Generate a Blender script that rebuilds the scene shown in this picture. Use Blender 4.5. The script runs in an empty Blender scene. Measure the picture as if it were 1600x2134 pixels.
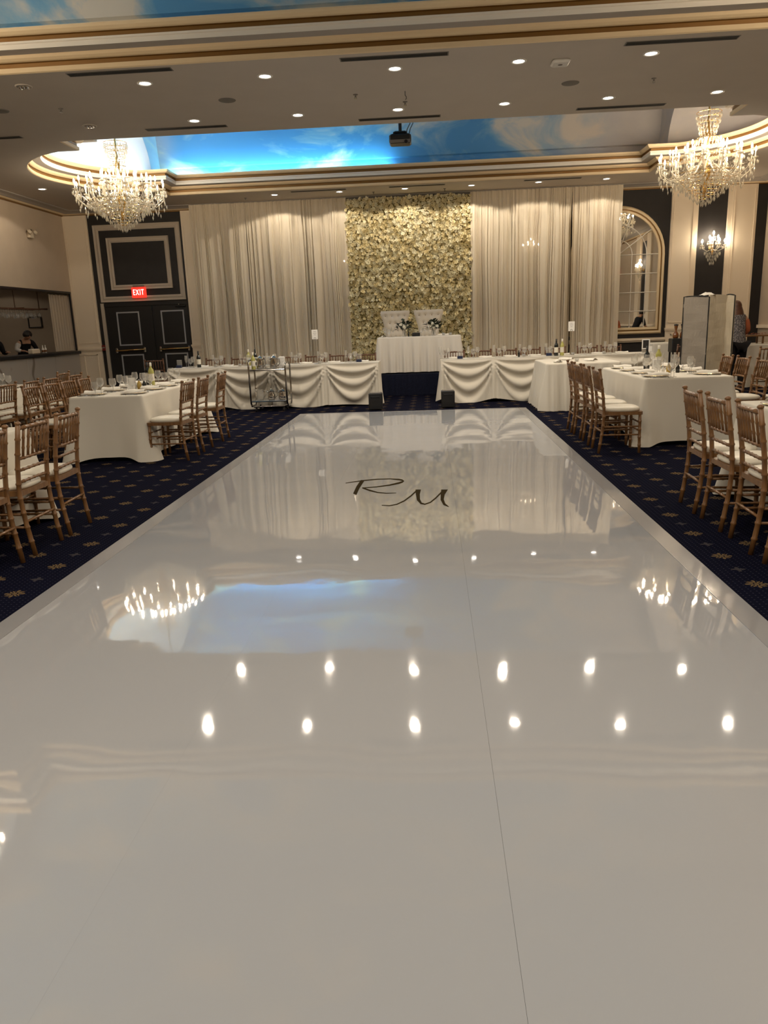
import bpy, bmesh, math, random
from mathutils import Vector, Matrix
from mathutils.geometry import tessellate_polygon
random.seed(7)
PI = math.pi
sc = bpy.context.scene
COL = sc.collection

# ------------------------------------------------------------------ camera
EYE = 1.45
cam_d = bpy.data.cameras.new('camera')
cam = bpy.data.objects.new('camera', cam_d)
COL.objects.link(cam)
sc.camera = cam
cam_d.sensor_fit = 'AUTO'
cam_d.sensor_width = 36.0
cam_d.lens = 36.0 * 1570.77 / 2134.0
cam_d.clip_end = 200


def cam_matrix(pitch, roll, yaw):
    cy, sy = math.cos(yaw), math.sin(yaw)
    rz = Matrix(((cy, sy, 0), (-sy, cy, 0), (0, 0, 1)))
    b = Matrix(((1, 0, 0), (0, 0, -1), (0, 1, 0)))
    cp, sp = math.cos(pitch), math.sin(pitch)
    rx = Matrix(((1, 0, 0), (0, cp, -sp), (0, sp, cp)))
    cr, sr = math.cos(roll), math.sin(roll)
    rr = Matrix(((cr, -sr, 0), (sr, cr, 0), (0, 0, 1)))
    r = rr @ rx @ b @ rz          # world -> (right, down, forward)
    m = Matrix((r[0], -r[1], -r[2])).transposed().to_4x4()
    m.translation = (0, 0, EYE)
    return m


cam.matrix_world = cam_matrix(.242908, -.0364235, .0685386)

# ------------------------------------------------------------------ world, exposure
wd = bpy.data.worlds.new('world')
sc.world = wd
wd.use_nodes = True
wd.node_tree.nodes['Background'].inputs[0].default_value = (.02, .02, .02, 1)
wd.node_tree.nodes['Background'].inputs[1].default_value = 1.0
sc.view_settings.view_transform = 'Standard'
sc.view_settings.look = 'None'
sc.view_settings.gamma = 1
sc.view_settings.use_curve_mapping = False
sc.view_settings.exposure = 0.0
sc.cycles.max_bounces = 7
sc.cycles.diffuse_bounces = 4
sc.cycles.glossy_bounces = 3
sc.cycles.transmission_bounces = 4
sc.cycles.transparent_max_bounces = 8
sc.cycles.caustics_reflective = False
sc.cycles.caustics_refractive = False
sc.cycles.sample_clamp_indirect = 4.0
sc.cycles.use_denoising = True

SPOT_W = 115.0          # each recessed spot
BULB_E = 210.0          # chandelier candle bulbs
SCONCE_E = 170.0
LED_E = 110.0            # blue cove strip
SPOT_C = (1.0, .87, .70)
BULB_C = (1.0, .82, .60)

# ------------------------------------------------------------------ materials
MATS = {}


class X:
    """tiny node-expression helper"""
    def __init__(s, nt, sock): s.nt, s.s = nt, sock
    def _m(s, op, *o):
        n = s.nt.nodes.new('ShaderNodeMath'); n.operation = op
        for i, v in enumerate((s,) + o):
            if isinstance(v, X): s.nt.links.new(v.s, n.inputs[i])
            else: n.inputs[i].default_value = v
        return X(s.nt, n.outputs[0])
    def __add__(s, o): return s._m('ADD', o)
    def __sub__(s, o): return s._m('SUBTRACT', o)
    def __mul__(s, o): return s._m('MULTIPLY', o)
    def __truediv__(s, o): return s._m('DIVIDE', o)
    def lt(s, o): return s._m('LESS_THAN', o)
    def gt(s, o): return s._m('GREATER_THAN', o)
    def max(s, o): return s._m('MAXIMUM', o)
    def fract(s): return s._m('FRACT')
    def sqrt(s): return s._m('SQRT')
    def cos(s): return s._m('COSINE')
    def abs(s): return s._m('ABSOLUTE')
    def atan2(s, o): return s._m('ARCTAN2', o)


def new_mat(name):
    m = bpy.data.materials.new(name); m.use_nodes = True
    return m, m.node_tree, m.node_tree.nodes['Principled BSDF']


def c4(c): return (c[0], c[1], c[2], 1)


def mat(name, col, rough=.5, metal=0, spec=.5, noise=0, nscale=8, bump=0, bscale=60, sheen=0, coat=0, trans=0, ior=1.45):
    if name in MATS: return MATS[name]
    m, nt, p = new_mat(name)
    p.inputs['Base Color'].default_value = c4(col)
    p.inputs['Roughness'].default_value = rough
    p.inputs['Metallic'].default_value = metal
    p.inputs['Specular IOR Level'].default_value = spec
    p.inputs['Coat Weight'].default_value = coat
    p.inputs['Transmission Weight'].default_value = trans
    p.inputs['IOR'].default_value = ior
    if sheen: p.inputs['Sheen Weight'].default_value = sheen
    tc = nt.nodes.new('ShaderNodeTexCoord')
    if noise:
        n = nt.nodes.new('ShaderNodeTexNoise'); n.inputs['Scale'].default_value = nscale; n.inputs['Detail'].default_value = 4
        nt.links.new(tc.outputs['Object'], n.inputs['Vector'])
        r = nt.nodes.new('ShaderNodeValToRGB')
        r.color_ramp.elements[0].position = .3; r.color_ramp.elements[1].position = .7
        r.color_ramp.elements[0].color = c4([v * (1 - noise) for v in col])
        r.color_ramp.elements[1].color = c4([min(1, v * (1 + noise)) for v in col])
        nt.links.new(n.outputs['Fac'], r.inputs['Fac']); nt.links.new(r.outputs['Color'], p.inputs['Base Color'])
    if bump:
        n = nt.nodes.new('ShaderNodeTexNoise'); n.inputs['Scale'].default_value = bscale; n.inputs['Detail'].default_value = 3
        nt.links.new(tc.outputs['Object'], n.inputs['Vector'])
        b = nt.nodes.new('ShaderNodeBump'); b.inputs['Strength'].default_value = bump; b.inputs['Distance'].default_value = .01
        nt.links.new(n.outputs['Fac'], b.inputs['Height']); nt.links.new(b.outputs['Normal'], p.inputs['Normal'])
    MATS[name] = m
    return m


def emit(name, col, e):
    if name in MATS: return MATS[name]
    m = bpy.data.materials.new(name); m.use_nodes = True
    nt = m.node_tree; nt.nodes.clear()
    o = nt.nodes.new('ShaderNodeOutputMaterial'); s = nt.nodes.new('ShaderNodeEmission')
    s.inputs[0].default_value = c4(col); s.inputs[1].default_value = e
    nt.links.new(s.outputs[0], o.inputs[0]); MATS[name] = m
    return m


def thin_glass(name, tint, opac, rough=.03, diff=(.8, .8, .78), dmix=.12):
    """thin clear glass: see-through, with reflections and a little milkiness"""
    m = bpy.data.materials.new(name); m.use_nodes = True
    nt = m.node_tree; nt.nodes.clear()
    o = nt.nodes.new('ShaderNodeOutputMaterial')
    t = nt.nodes.new('ShaderNodeBsdfTransparent'); t.inputs[0].default_value = c4(tint)
    g = nt.nodes.new('ShaderNodeBsdfGlossy'); g.inputs['Roughness'].default_value = rough
    d = nt.nodes.new('ShaderNodeBsdfDiffuse'); d.inputs[0].default_value = c4(diff)
    lw = nt.nodes.new('ShaderNodeLayerWeight'); lw.inputs['Blend'].default_value = opac
    m1 = nt.nodes.new('ShaderNodeMixShader'); m2 = nt.nodes.new('ShaderNodeMixShader'); m2.inputs[0].default_value = dmix
    nt.links.new(lw.outputs['Facing'], m1.inputs[0]); nt.links.new(t.outputs[0], m1.inputs[1]); nt.links.new(g.outputs[0], m1.inputs[2])
    nt.links.new(m1.outputs[0], m2.inputs[1]); nt.links.new(d.outputs[0], m2.inputs[2]); nt.links.new(m2.outputs[0], o.inputs[0])
    MATS[name] = m
    return m


def carpet_mat():
    m, nt, p = new_mat('navy_patterned_carpet')
    tc = nt.nodes.new('ShaderNodeTexCoord'); sp = nt.nodes.new('ShaderNodeSeparateXYZ')
    nt.links.new(tc.outputs['Object'], sp.inputs[0])
    x, y = X(nt, sp.outputs[0]), X(nt, sp.outputs[1])
    u, v = (x + 2.46) / .2635, (y - 4.03) / .2575
    a, b = (u + v) * .5, (u - v) * .5

    def cell(off):
        fa = (a + (.5 + off)).fract() - .5
        fb = (b + (.5 + off)).fract() - .5
        du, dv = fa + fb, fa - fb
        return du, dv, (du * du + dv * dv).sqrt()
    du, dv, r = cell(0)
    ang = dv.atan2(du)
    pet = (ang * 8).cos() * .045 + .195
    inside = r.lt(pet)
    med = inside * (((ang * 12).cos().gt(-.45) * r.gt(.075)).max(r.lt(.05)))
    _, _, r2 = cell(.5)
    d2 = cell(.5)
    a2 = d2[1].atan2(d2[0])
    small = r2.lt((a2 * 4).cos() * .05 + .11)
    gx, gy = (x / .032).fract() - .5, (y / .032).fract() - .5
    dot = (gx * gx + gy * gy).sqrt().lt(.14)
    nz = nt.nodes.new('ShaderNodeTexNoise'); nz.inputs['Scale'].default_value = 220
    nt.links.new(tc.outputs['Object'], nz.inputs['Vector'])

    def mix(fac, c1, c2):
        n = nt.nodes.new('ShaderNodeMix'); n.data_type = 'RGBA'
        nt.links.new(fac.s, n.inputs[0])
        for i, c in ((6, c1), (7, c2)):
            if isinstance(c, tuple): n.inputs[i].default_value = c4(c)
            else: nt.links.new(c, n.inputs[i])
        return n.outputs[2]
    k = mix(X(nt, nz.outputs['Fac']), (.0028, .0032, .009), (.0055, .006, .016))
    k = mix(dot, k, (.030, .029, .045))
    k = mix(small, k, (.040, .036, .040))
    k = mix(med, k, (.14, .095, .046))
    nt.links.new(k, p.inputs['Base Color'])
    p.inputs['Roughness'].default_value = 1.0
    p.inputs['Specular IOR Level'].default_value = .02
    bp = nt.nodes.new('ShaderNodeBump'); bp.inputs['Strength'].default_value = .25; bp.inputs['Distance'].default_value = .004
    nt.links.new(nz.outputs['Fac'], bp.inputs['Height']); nt.links.new(bp.outputs[0], p.inputs['Normal'])
    return m


def floor_vinyl(name, col, rough, wav=.25):
    m, nt, p = new_mat(name)
    p.inputs['Base Color'].default_value = c4(col)
    p.inputs['Roughness'].default_value = rough
    p.inputs['Specular IOR Level'].default_value = 1.0
    tc = nt.nodes.new('ShaderNodeTexCoord')
    h = None
    for s, k in ((1.1, 1.0), (3.2, .16), (14, .014)):
        n = nt.nodes.new('ShaderNodeTexNoise'); n.inputs['Scale'].default_value = s; n.inputs['Detail'].default_value = 1
        nt.links.new(tc.outputs['Object'], n.inputs['Vector'])
        e = X(nt, n.outputs['Fac']) * k
        h = e if h is None else h + e
    b = nt.nodes.new('ShaderNodeBump'); b.inputs['Strength'].default_value = wav; b.inputs['Distance'].default_value = .02
    nt.links.new(h.s, b.inputs['Height']); nt.links.new(b.outputs[0], p.inputs['Normal'])
    MATS[name] = m
    return m


def sky_mat():
    m, nt, p = new_mat('painted_sky')
    tc = nt.nodes.new('ShaderNodeTexCoord')
    mp = nt.nodes.new('ShaderNodeMapping'); mp.inputs['Scale'].default_value = (.42, .5, .8); mp.inputs['Rotation'].default_value = (0, .35, .2)
    nt.links.new(tc.outputs['Object'], mp.inputs[0])
    n = nt.nodes.new('ShaderNodeTexNoise'); n.inputs['Scale'].default_value = 1.6; n.inputs['Detail'].default_value = 7
    n.inputs['Roughness'].default_value = .56; n.inputs['Distortion'].default_value = .7
    nt.links.new(mp.outputs[0], n.inputs['Vector'])
    r = nt.nodes.new('ShaderNodeValToRGB')
    e = r.color_ramp.elements
    e[0].position = .47; e[0].color = (.12, .34, .64, 1)
    e[1].position = .66; e[1].color = (.72, .68, .62, 1)
    q = e.new(.55); q.color = (.25, .46, .66, 1)
    nt.links.new(n.outputs['Fac'], r.inputs[0])
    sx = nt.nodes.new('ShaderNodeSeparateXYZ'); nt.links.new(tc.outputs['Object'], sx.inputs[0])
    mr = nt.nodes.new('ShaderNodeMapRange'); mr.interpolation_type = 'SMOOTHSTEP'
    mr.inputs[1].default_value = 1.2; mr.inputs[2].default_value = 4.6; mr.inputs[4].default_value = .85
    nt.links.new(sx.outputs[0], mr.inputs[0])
    mx = nt.nodes.new('ShaderNodeMix'); mx.data_type = 'RGBA'; mx.inputs[7].default_value = (.50, .43, .37, 1)   # right end: warm chandelier light put into the colour
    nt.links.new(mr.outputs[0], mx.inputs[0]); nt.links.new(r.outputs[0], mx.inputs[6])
    mr2 = nt.nodes.new('ShaderNodeMapRange'); mr2.interpolation_type = 'SMOOTHSTEP'
    mr2.inputs[1].default_value = -5.6; mr2.inputs[2].default_value = -6.6; mr2.inputs[4].default_value = .75
    nt.links.new(sx.outputs[0], mr2.inputs[0])
    mx2 = nt.nodes.new('ShaderNodeMix'); mx2.data_type = 'RGBA'; mx2.inputs[7].default_value = (.72, .71, .70, 1)   # left bay: LED and chandelier glare painted in as white
    nt.links.new(mr2.outputs[0], mx2.inputs[0]); nt.links.new(mx.outputs[2], mx2.inputs[6])
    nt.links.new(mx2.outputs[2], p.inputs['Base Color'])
    p.inputs['Roughness'].default_value = .9; p.inputs['Specular IOR Level'].default_value = .1
    MATS['painted_sky'] = m
    return m


def drape_mat():
    m, nt, p = new_mat('sheer_ivory_drape')
    p.inputs['Base Color'].default_value = (.69, .60, .46, 1)
    p.inputs['Roughness'].default_value = .85; p.inputs['Specular IOR Level'].default_value = .15
    o = nt.nodes['Material Output']
    t = nt.nodes.new('ShaderNodeBsdfTransparent'); t.inputs[0].default_value = (1, .97, .92, 1)
    tr = nt.nodes.new('ShaderNodeBsdfTranslucent'); tr.inputs[0].default_value = (.62, .55, .44, 1)
    a = nt.nodes.new('ShaderNodeMixShader'); a.inputs[0].default_value = .025
    b = nt.nodes.new('ShaderNodeMixShader'); b.inputs[0].default_value = .03
    nt.links.new(p.outputs[0], a.inputs[1]); nt.links.new(tr.outputs[0], a.inputs[2])
    nt.links.new(a.outputs[0], b.inputs[1]); nt.links.new(t.outputs[0], b.inputs[2]); nt.links.new(b.outputs[0], o.inputs[0])
    return m


def marble_mat():
    m, nt, p = new_mat('veined_marble')
    tc = nt.nodes.new('ShaderNodeTexCoord')
    n = nt.nodes.new('ShaderNodeTexNoise'); n.inputs['Scale'].default_value = 1.3; n.inputs['Detail'].default_value = 5
    nt.links.new(tc.outputs['Object'], n.inputs['Vector'])
    w = nt.nodes.new('ShaderNodeTexWave'); w.inputs['Scale'].default_value = .35; w.inputs['Distortion'].default_value = 9; w.inputs['Detail'].default_value = 3
    nt.links.new(tc.outputs['Object'], w.inputs['Vector'])
    r = nt.nodes.new('ShaderNodeValToRGB')
    r.color_ramp.elements[0].position = 0; r.color_ramp.elements[0].color = (.17, .135, .10, 1)
    r.color_ramp.elements[1].position = .012; r.color_ramp.elements[1].color = (.36, .325, .28, 1)
    nt.links.new(w.outputs['Fac'], r.inputs[0]); nt.links.new(r.outputs[0], p.inputs['Base Color'])
    p.inputs['Roughness'].default_value = .3
    return m


def wood_mat(name, c1, c2, rough=.35):
    m, nt, p = new_mat(name)
    tc = nt.nodes.new('ShaderNodeTexCoord'); mp = nt.nodes.new('ShaderNodeMapping'); mp.inputs['Scale'].default_value = (30, 30, 4)
    nt.links.new(tc.outputs['Object'], mp.inputs[0])
    n = nt.nodes.new('ShaderNodeTexNoise'); n.inputs['Scale'].default_value = 2; n.inputs['Detail'].default_value = 4
    nt.links.new(mp.outputs[0], n.inputs['Vector'])
    r = nt.nodes.new('ShaderNodeValToRGB')
    r.color_ramp.elements[0].position = .3; r.color_ramp.elements[0].color = c4(c1)
    r.color_ramp.elements[1].position = .7; r.color_ramp.elements[1].color = c4(c2)
    nt.links.new(n.outputs['Fac'], r.inputs[0]); nt.links.new(r.outputs[0], p.inputs['Base Color'])
    p.inputs['Roughness'].default_value = rough
    MATS[name] = m
    return m


def speckle_mat(name, c1, c2, scale):
    m, nt, p = new_mat(name)
    tc = nt.nodes.new('ShaderNodeTexCoord')
    n = nt.nodes.new('ShaderNodeTexVoronoi'); n.inputs['Scale'].default_value = scale
    nt.links.new(tc.outputs['Object'], n.inputs['Vector'])
    r = nt.nodes.new('ShaderNodeValToRGB')
    r.color_ramp.elements[0].position = .25; r.color_ramp.elements[0].color = c4(c1)
    r.color_ramp.elements[1].position = .5; r.color_ramp.elements[1].color = c4(c2)
    nt.links.new(n.outputs['Distance'], r.inputs[0]); nt.links.new(r.outputs[0], p.inputs['Base Color'])
    p.inputs['Roughness'].default_value = .8
    return m


M_CARPET = carpet_mat()
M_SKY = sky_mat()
M_DRAPE = drape_mat()
M_MARBLE = marble_mat()
M_CEIL = mat('taupe_ceiling_paint', (.60, .54, .47), .9, spec=.1, noise=.02, nscale=2)
M_WALL = mat('beige_wall_paint', (.52, .425, .32), .8, spec=.2, noise=.03, nscale=3)
M_PIL = mat('cream_pilaster_paint', (.84, .72, .555), .6, spec=.3)
M_PMOLD = mat('taupe_panel_moulding', (.50, .43, .345), .6, spec=.3)
M_DARK = mat('charcoal_wall_paint', (.030, .027, .026), .6, spec=.3, noise=.08, nscale=5)
M_DOOR = mat('black_door_paint', (.016, .015, .015), .45)
M_GREYM = mat('grey_door_moulding', (.36, .36, .37), .5)
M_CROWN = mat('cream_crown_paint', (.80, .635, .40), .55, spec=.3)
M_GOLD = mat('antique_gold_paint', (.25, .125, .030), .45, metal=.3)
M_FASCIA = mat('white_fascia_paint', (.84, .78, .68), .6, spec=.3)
M_GREYC = mat('soffit_shade_cornice_grey', (.42, .385, .345), .8, spec=.2)  # shade under the cove soffit is put into this grey; cornice band shares it
M_WHITE = mat('white_plastic', (.72, .70, .66), .45)
M_BLACK = mat('black_plastic', (.012, .012, .013), .4)
M_VENT = mat('vent_black', (.010, .010, .010), .7)
M_GREYP = mat('grey_grille', (.22, .20, .175), .8, spec=.2)
M_CHROME = mat('chrome', (.62, .60, .57), .12, metal=1)
M_DCHROME = mat('dark_chrome', (.34, .31, .28), .15, metal=1)
M_STEEL = mat('brushed_steel', (.55, .54, .52), .25, metal=1)
M_BRASS = mat('brass', (.78, .52, .20), .22, metal=1)
M_GOLDW = wood_mat('gold_bamboo_wood', (.130, .058, .019), (.205, .102, .036), .33)
M_REDW = wood_mat('reddish_brown_wood', (.10, .040, .018), (.15, .066, .030), .4)
M_CUSH = mat('ivory_vinyl_cushion', (.74, .69, .58), .38)
M_CLOTH = mat('ivory_tablecloth', (.68, .635, .55), .85, spec=.15, bump=.25, bscale=500)
M_CLOTHW = mat('white_satin_cloth', (.66, .62, .56), .6, spec=.3)
M_NAP = mat('white_napkin', (.78, .74, .66), .85, spec=.1)
M_PORC = mat('white_porcelain', (.80, .77, .71), .18)
M_SKIRT = mat('navy_stage_skirt', (.010, .012, .026), .85, spec=.1, noise=.2, nscale=40)
M_TUFT = mat('white_tufted_leather', (.56, .50, .415), .38)
M_BTN = mat('tuft_button', (.30, .25, .20), .4)
M_GLASS = thin_glass('clear_glass', (.96, .96, .95), .40, .05, (.85, .83, .78), .17)
M_CRYST = thin_glass('cut_crystal', (.97, .93, .84), .50, .07, (.95, .90, .78), .40)
M_WATER = thin_glass('plastic_pitcher', (.95, .95, .93), .3, .1, (.75, .72, .66), .3)
M_REDWINE = mat('dark_wine_bottle', (.010, .012, .012), .12, spec=.7)
M_WHITEWINE = mat('pale_wine_bottle', (.42, .40, .12), .12, spec=.7)
M_LABEL = mat('paper_label', (.70, .66, .56), .7)
M_CARD = mat('white_card', (.80, .78, .74), .7)
M_INK = mat('grey_ink', (.20, .19, .18), .7)
M_VINYL = floor_vinyl('glossy_white_vinyl', (.345, .355, .375), .03)
M_TAPE = floor_vinyl('white_floor_tape', (.26, .262, .272), .16, .4)
M_DECAL = mat('bronze_vinyl_decal', (.040, .030, .016), .8, spec=0)
M_PETAL = mat('cream_petals', (.86, .76, .48), .8, spec=.1)
M_PETAL2 = mat('ivory_petals', (.90, .84, .62), .8, spec=.1)
M_MOSS = mat('flower_wall_backing', (.27, .215, .09), .95, spec=.05, noise=.3, nscale=20)
M_LEAF = mat('dark_leaf', (.020, .032, .018), .6)
M_ROSE = mat('white_rose', (.75, .73, .62), .7)
M_AMBER = mat('amber_glass', (.16, .055, .015), .15, spec=.7)
M_OIL = mat('oil_bottle', (.50, .33, .07), .15, spec=.7)
M_SCREEN_SHADE = mat('shaded_screen_fabric', (.31, .275, .23), .9, spec=.1, noise=.05, nscale=4, bump=.4, bscale=25)  # left panel's shade is put into the fabric colour
M_SCREEN_LIT = mat('lit_screen_fabric', (.56, .49, .37), .9, spec=.1, noise=.05, nscale=4, bump=.4, bscale=25)  # same fabric, coloured lighter for the panels turned to the light
M_SKIN = mat('skin', (.42, .23, .14), .55)
M_HAIR = mat('auburn_hair', (.075, .027, .012), .5, noise=.3, nscale=25)
M_HAIRD = mat('dark_hair', (.012, .008, .006), .45)
M_BLOUSE = speckle_mat('speckled_grey_blouse', (.30, .27, .26), (.07, .065, .07), 45)
M_CORAL = mat('coral_sleeve', (.36, .095, .035), .8)
M_BLACKC = mat('black_clothing', (.012, .011, .012), .8, spec=.2)
M_SHIRT = mat('white_shirt', (.55, .52, .48), .8)
M_EXITR = emit('exit_red', (1.0, .045, .025), 1.3)
M_EXITW = emit('exit_letters', (1.0, .82, .74), 3.0)
M_LENS = emit('lamp_lens', (1.0, .93, .84), 14.0)
M_BULB = emit('candle_bulb', BULB_C, BULB_E)
M_SBULB = emit('sconce_bulb', BULB_C, SCONCE_E)
M_LED = emit('blue_led_strip', (.26, .74, 1.0), LED_E)
M_LED2 = emit('pale_led_strip', (.62, .84, 1.0), LED_E * .8)
M_RED = mat('fire_alarm_red', (.16, .012, .010), .5)
M_MIRROR = mat('mirror_silver', (.80, .80, .78), .015, metal=1)
M_BOXB = mat('navy_box', (.012, .020, .06), .5)
M_FOOD = mat('dried_leaves', (.20, .055, .03), .8, noise=.4, nscale=30)
M_CREAMBOX = mat('cream_carton', (.66, .56, .42), .7)


# ------------------------------------------------------------------ mesh builder
class MB:
    def __init__(s): s.v, s.f, s.mi = [], [], []

    def face(s, ids, m=0): s.f.append(tuple(ids)); s.mi.append(m)

    def box(s, x0, x1, y0, y1, z0, z1, m=0):
        b = len(s.v)
        for x, y, z in ((x0, y0, z0), (x1, y0, z0), (x1, y1, z0), (x0, y1, z0), (x0, y0, z1), (x1, y0, z1), (x1, y1, z1), (x0, y1, z1)):
            s.v.append((x, y, z))
        for q in ((0, 3, 2, 1), (4, 5, 6, 7), (0, 1, 5, 4), (1, 2, 6, 5), (2, 3, 7, 6), (3, 0, 4, 7)):
            s.face([b + i for i in q], m)
        return s

    def cbox(s, c, sz, m=0, rz=0, bev=0):
        """bevelled box centred at c"""
        hx, hy, hz = [v / 2 for v in sz]
        e = min(bev, hx * .9, hy * .9, hz * .9)
        b = len(s.v)
        rings = [(-hz, e), (-hz + e, 0), (hz - e, 0), (hz, e)] if e else [(-hz, 0), (hz, 0)]
        for z, i in rings:
            X_, Y_ = hx - i, hy - i
            if e:
                pts = [(-X_ + e, -Y_), (X_ - e, -Y_), (X_, -Y_ + e), (X_, Y_ - e), (X_ - e, Y_), (-X_ + e, Y_), (-X_, Y_ - e), (-X_, -Y_ + e)]
            else:
                pts = [(-X_, -Y_), (X_, -Y_), (X_, Y_), (-X_, Y_)]
            for x, y in pts:
                s.v.append((c[0] + x * math.cos(rz) - y * math.sin(rz), c[1] + x * math.sin(rz) + y * math.cos(rz), c[2] + z))
        n = 8 if e else 4
        for r in range(len(rings) - 1):
            for i in range(n):
                j = (i + 1) % n
                s.face((b + r * n + i, b + r * n + j, b + (r + 1) * n + j, b + (r + 1) * n + i), m)
        s.face([b + i for i in range(n)][::-1], m)
        s.face([b + (len(rings) - 1) * n + i for i in range(n)], m)
        return s

    def tube(s, path, rad, seg=8, m=0, cap=True, closed=False):
        P = [Vector(p) for p in path]; n = len(P)
        R = rad if isinstance(rad, (list, tuple)) else [rad] * n
        b = len(s.v); up = None
        for i in range(n):
            if closed: t = P[(i + 1) % n] - P[i - 1]
            else: t = P[min(i + 1, n - 1)] - P[max(i - 1, 0)]
            t = t.normalized() if t.length > 1e-9 else Vector((0, 0, 1))
            if up is None:
                up = Vector((1, 0, 0)) if abs(t.x) < .9 else Vector((0, 1, 0))
            up = (up - t * up.dot(t))
            up = up.normalized() if up.length > 1e-6 else t.orthogonal().normalized()
            w = t.cross(up)
            for k in range(seg):
                a = 2 * PI * k / seg
                s.v.append(tuple(P[i] + (up * math.cos(a) + w * math.sin(a)) * R[i]))
        for i in range(n if closed else n - 1):
            for k in range(seg):
                l = (k + 1) % seg; j = (i + 1) % n
                s.face((b + i * seg + k, b + i * seg + l, b + j * seg + l, b + j * seg + k), m)
        if cap and not closed:
            s.face([b + k for k in range(seg)][::-1], m)
            s.face([b + (n - 1) * seg + k for k in range(seg)], m)
        return s

    def lathe(s, prof, seg=12, c=(0, 0, 0), m=0, a0=0, a1=None, cap=False):
        b = len(s.v); full = a1 is None
        cnt = seg if full else seg + 1
        for r, z in prof:
            for k in range(cnt):
                a = a0 + (2 * PI if full else (a1 - a0)) * k / seg
                s.v.append((c[0] + r * math.cos(a), c[1] + r * math.sin(a), c[2] + z))
        for i in range(len(prof) - 1):
            for k in range(seg):
                l = (k + 1) % cnt
                s.face((b + i * cnt + k, b + i * cnt + l, b + (i + 1) * cnt + l, b + (i + 1) * cnt + k), m)
        if cap:
            s.face([b + k for k in range(cnt)][::-1], m)
            s.face([b + (len(prof) - 1) * cnt + k for k in range(cnt)], m)
        return s

    def grid(s, rows, m=0):
        b = len(s.v); w = len(rows[0])
        for r in rows: s.v.extend([tuple(p) for p in r])
        for i in range(len(rows) - 1):
            for k in range(w - 1):
                s.face((b + i * w + k, b + i * w + k + 1, b + (i + 1) * w + k + 1, b + (i + 1) * w + k), m)
        return s

    def octa(s, c, rx, rz, m=0, tw=0):
        b = len(s.v)
        s.v.append((c[0], c[1], c[2] + rz * .7))
        for k in range(4):
            a = PI / 2 * k + tw
            s.v.append((c[0] + rx * math.cos(a), c[1] + rx * math.sin(a), c[2] - rz * .2))
        s.v.append((c[0], c[1], c[2] - rz))
        for k in range(4):
            l = (k + 1) % 4
            s.face((b, b + 1 + k, b + 1 + l), m); s.face((b + 5, b + 1 + l, b + 1 + k), m)
        return s

    def build(s, name, mats, parent=None, smooth=False, kind=None, **props):
        me = bpy.data.meshes.new(name)
        me.from_pydata(s.v, [], s.f)
        for mm in (mats if isinstance(mats, (list, tuple)) else [mats]): me.materials.append(mm)
        if any(s.mi): me.polygons.foreach_set('material_index', s.mi)
        if smooth: me.polygons.foreach_set('use_smooth', [True] * len(s.f))
        me.update()
        o = bpy.data.objects.new(name, me); COL.objects.link(o)
        if parent: o.parent = parent
        if kind: o['kind'] = kind
        for k, v in props.items(): o[k] = v
        return o


def tag(o, label, cat, group=None):
    o['label'] = label; o['category'] = cat
    if group: o['group'] = group
    return o


def thing(name, label, cat, loc=(0, 0, 0), rz=0, group=None):
    o = bpy.data.objects.new(name, None); COL.objects.link(o)
    o.empty_display_size = .1
    o.location = loc; o.rotation_euler = (0, 0, rz)
    return tag(o, label, cat, group)


def dup(root, loc, rz=0, label=None, group=None):
    """copy a thing, its parts and their sub-parts; mesh data is shared"""
    r = root.copy(); COL.objects.link(r); r.location = loc; r.rotation_euler = (0, 0, rz)
    if label: r['label'] = label
    if group: r['group'] = group
    for ch in list(root.children):
        c = ch.copy(); COL.objects.link(c); c.parent = r
        for g in list(ch.children):
            d = g.copy(); COL.objects.link(d); d.parent = c
    return r


USED = set()


def place(root, loc, rz, label, group=None):
    if root.name not in USED:
        USED.add(root.name)
        root.location = loc; root.rotation_euler = (0, 0, rz)
        if label: root['label'] = label
        if group: root['group'] = group
        return root
    return dup(root, loc, rz, label, group)


ORD = ['first', 'second', 'third', 'fourth', 'fifth', 'sixth', 'seventh', 'eighth', 'ninth', 'tenth', 'eleventh', 'twelfth', 'thirteenth', 'fourteenth', 'fifteenth', 'sixteenth']

# ------------------------------------------------------------------ room dimensions
XL, XR, YB, YF, H = -9.4, 8.25, 20.15, -4.2, 4.55
# ================================================================== STRUCTURE
floor = MB().box(-13, XR + .3, YF - .2, 21, -.1, 0).build('floor', M_CARPET, kind='structure')

# ---- ceiling coves
RX0, RX1 = -6.0, 4.95


def cove_outline(y0, y1, r=2.2, inset=.5, flange=.36):
    """rectangle with a stepped round bay at each end, counter-clockwise"""
    cy = (y0 + y1) / 2
    a = math.acos((inset + flange) / r)
    hy = r * math.sin(a)
    n = 26
    pts = [(RX0, y0), (RX1, y0), (RX1, cy - hy)]
    for k in range(n + 1):
        t = -a + 2 * a * k / n
        pts.append((RX1 - inset + r * math.cos(t), cy + r * math.sin(t)))
    pts += [(RX1, cy + hy), (RX1, y1), (RX0, y1), (RX0, cy + hy)]
    for k in range(n + 1):
        t = PI - a + 2 * a * k / n
        pts.append((RX0 + inset + r * math.cos(t), cy + r * math.sin(t)))
    pts.append((RX0, cy - hy))
    return pts


def offset(poly, d):
    n = len(poly); out = []
    for i in range(n):
        p0, p1, p2 = Vector(poly[i - 1]), Vector(poly[i]), Vector(poly[(i + 1) % n])
        a, b = (p1 - p0).normalized(), (p2 - p1).normalized()
        na, nb = Vector((-a.y, a.x)), Vector((-b.y, b.x))
        m = (na + nb); l = m.length
        m = m / l if l > 1e-6 else na
        out.append(p1 + m * (d / max(.35, m.dot(na))))
    return out


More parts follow.
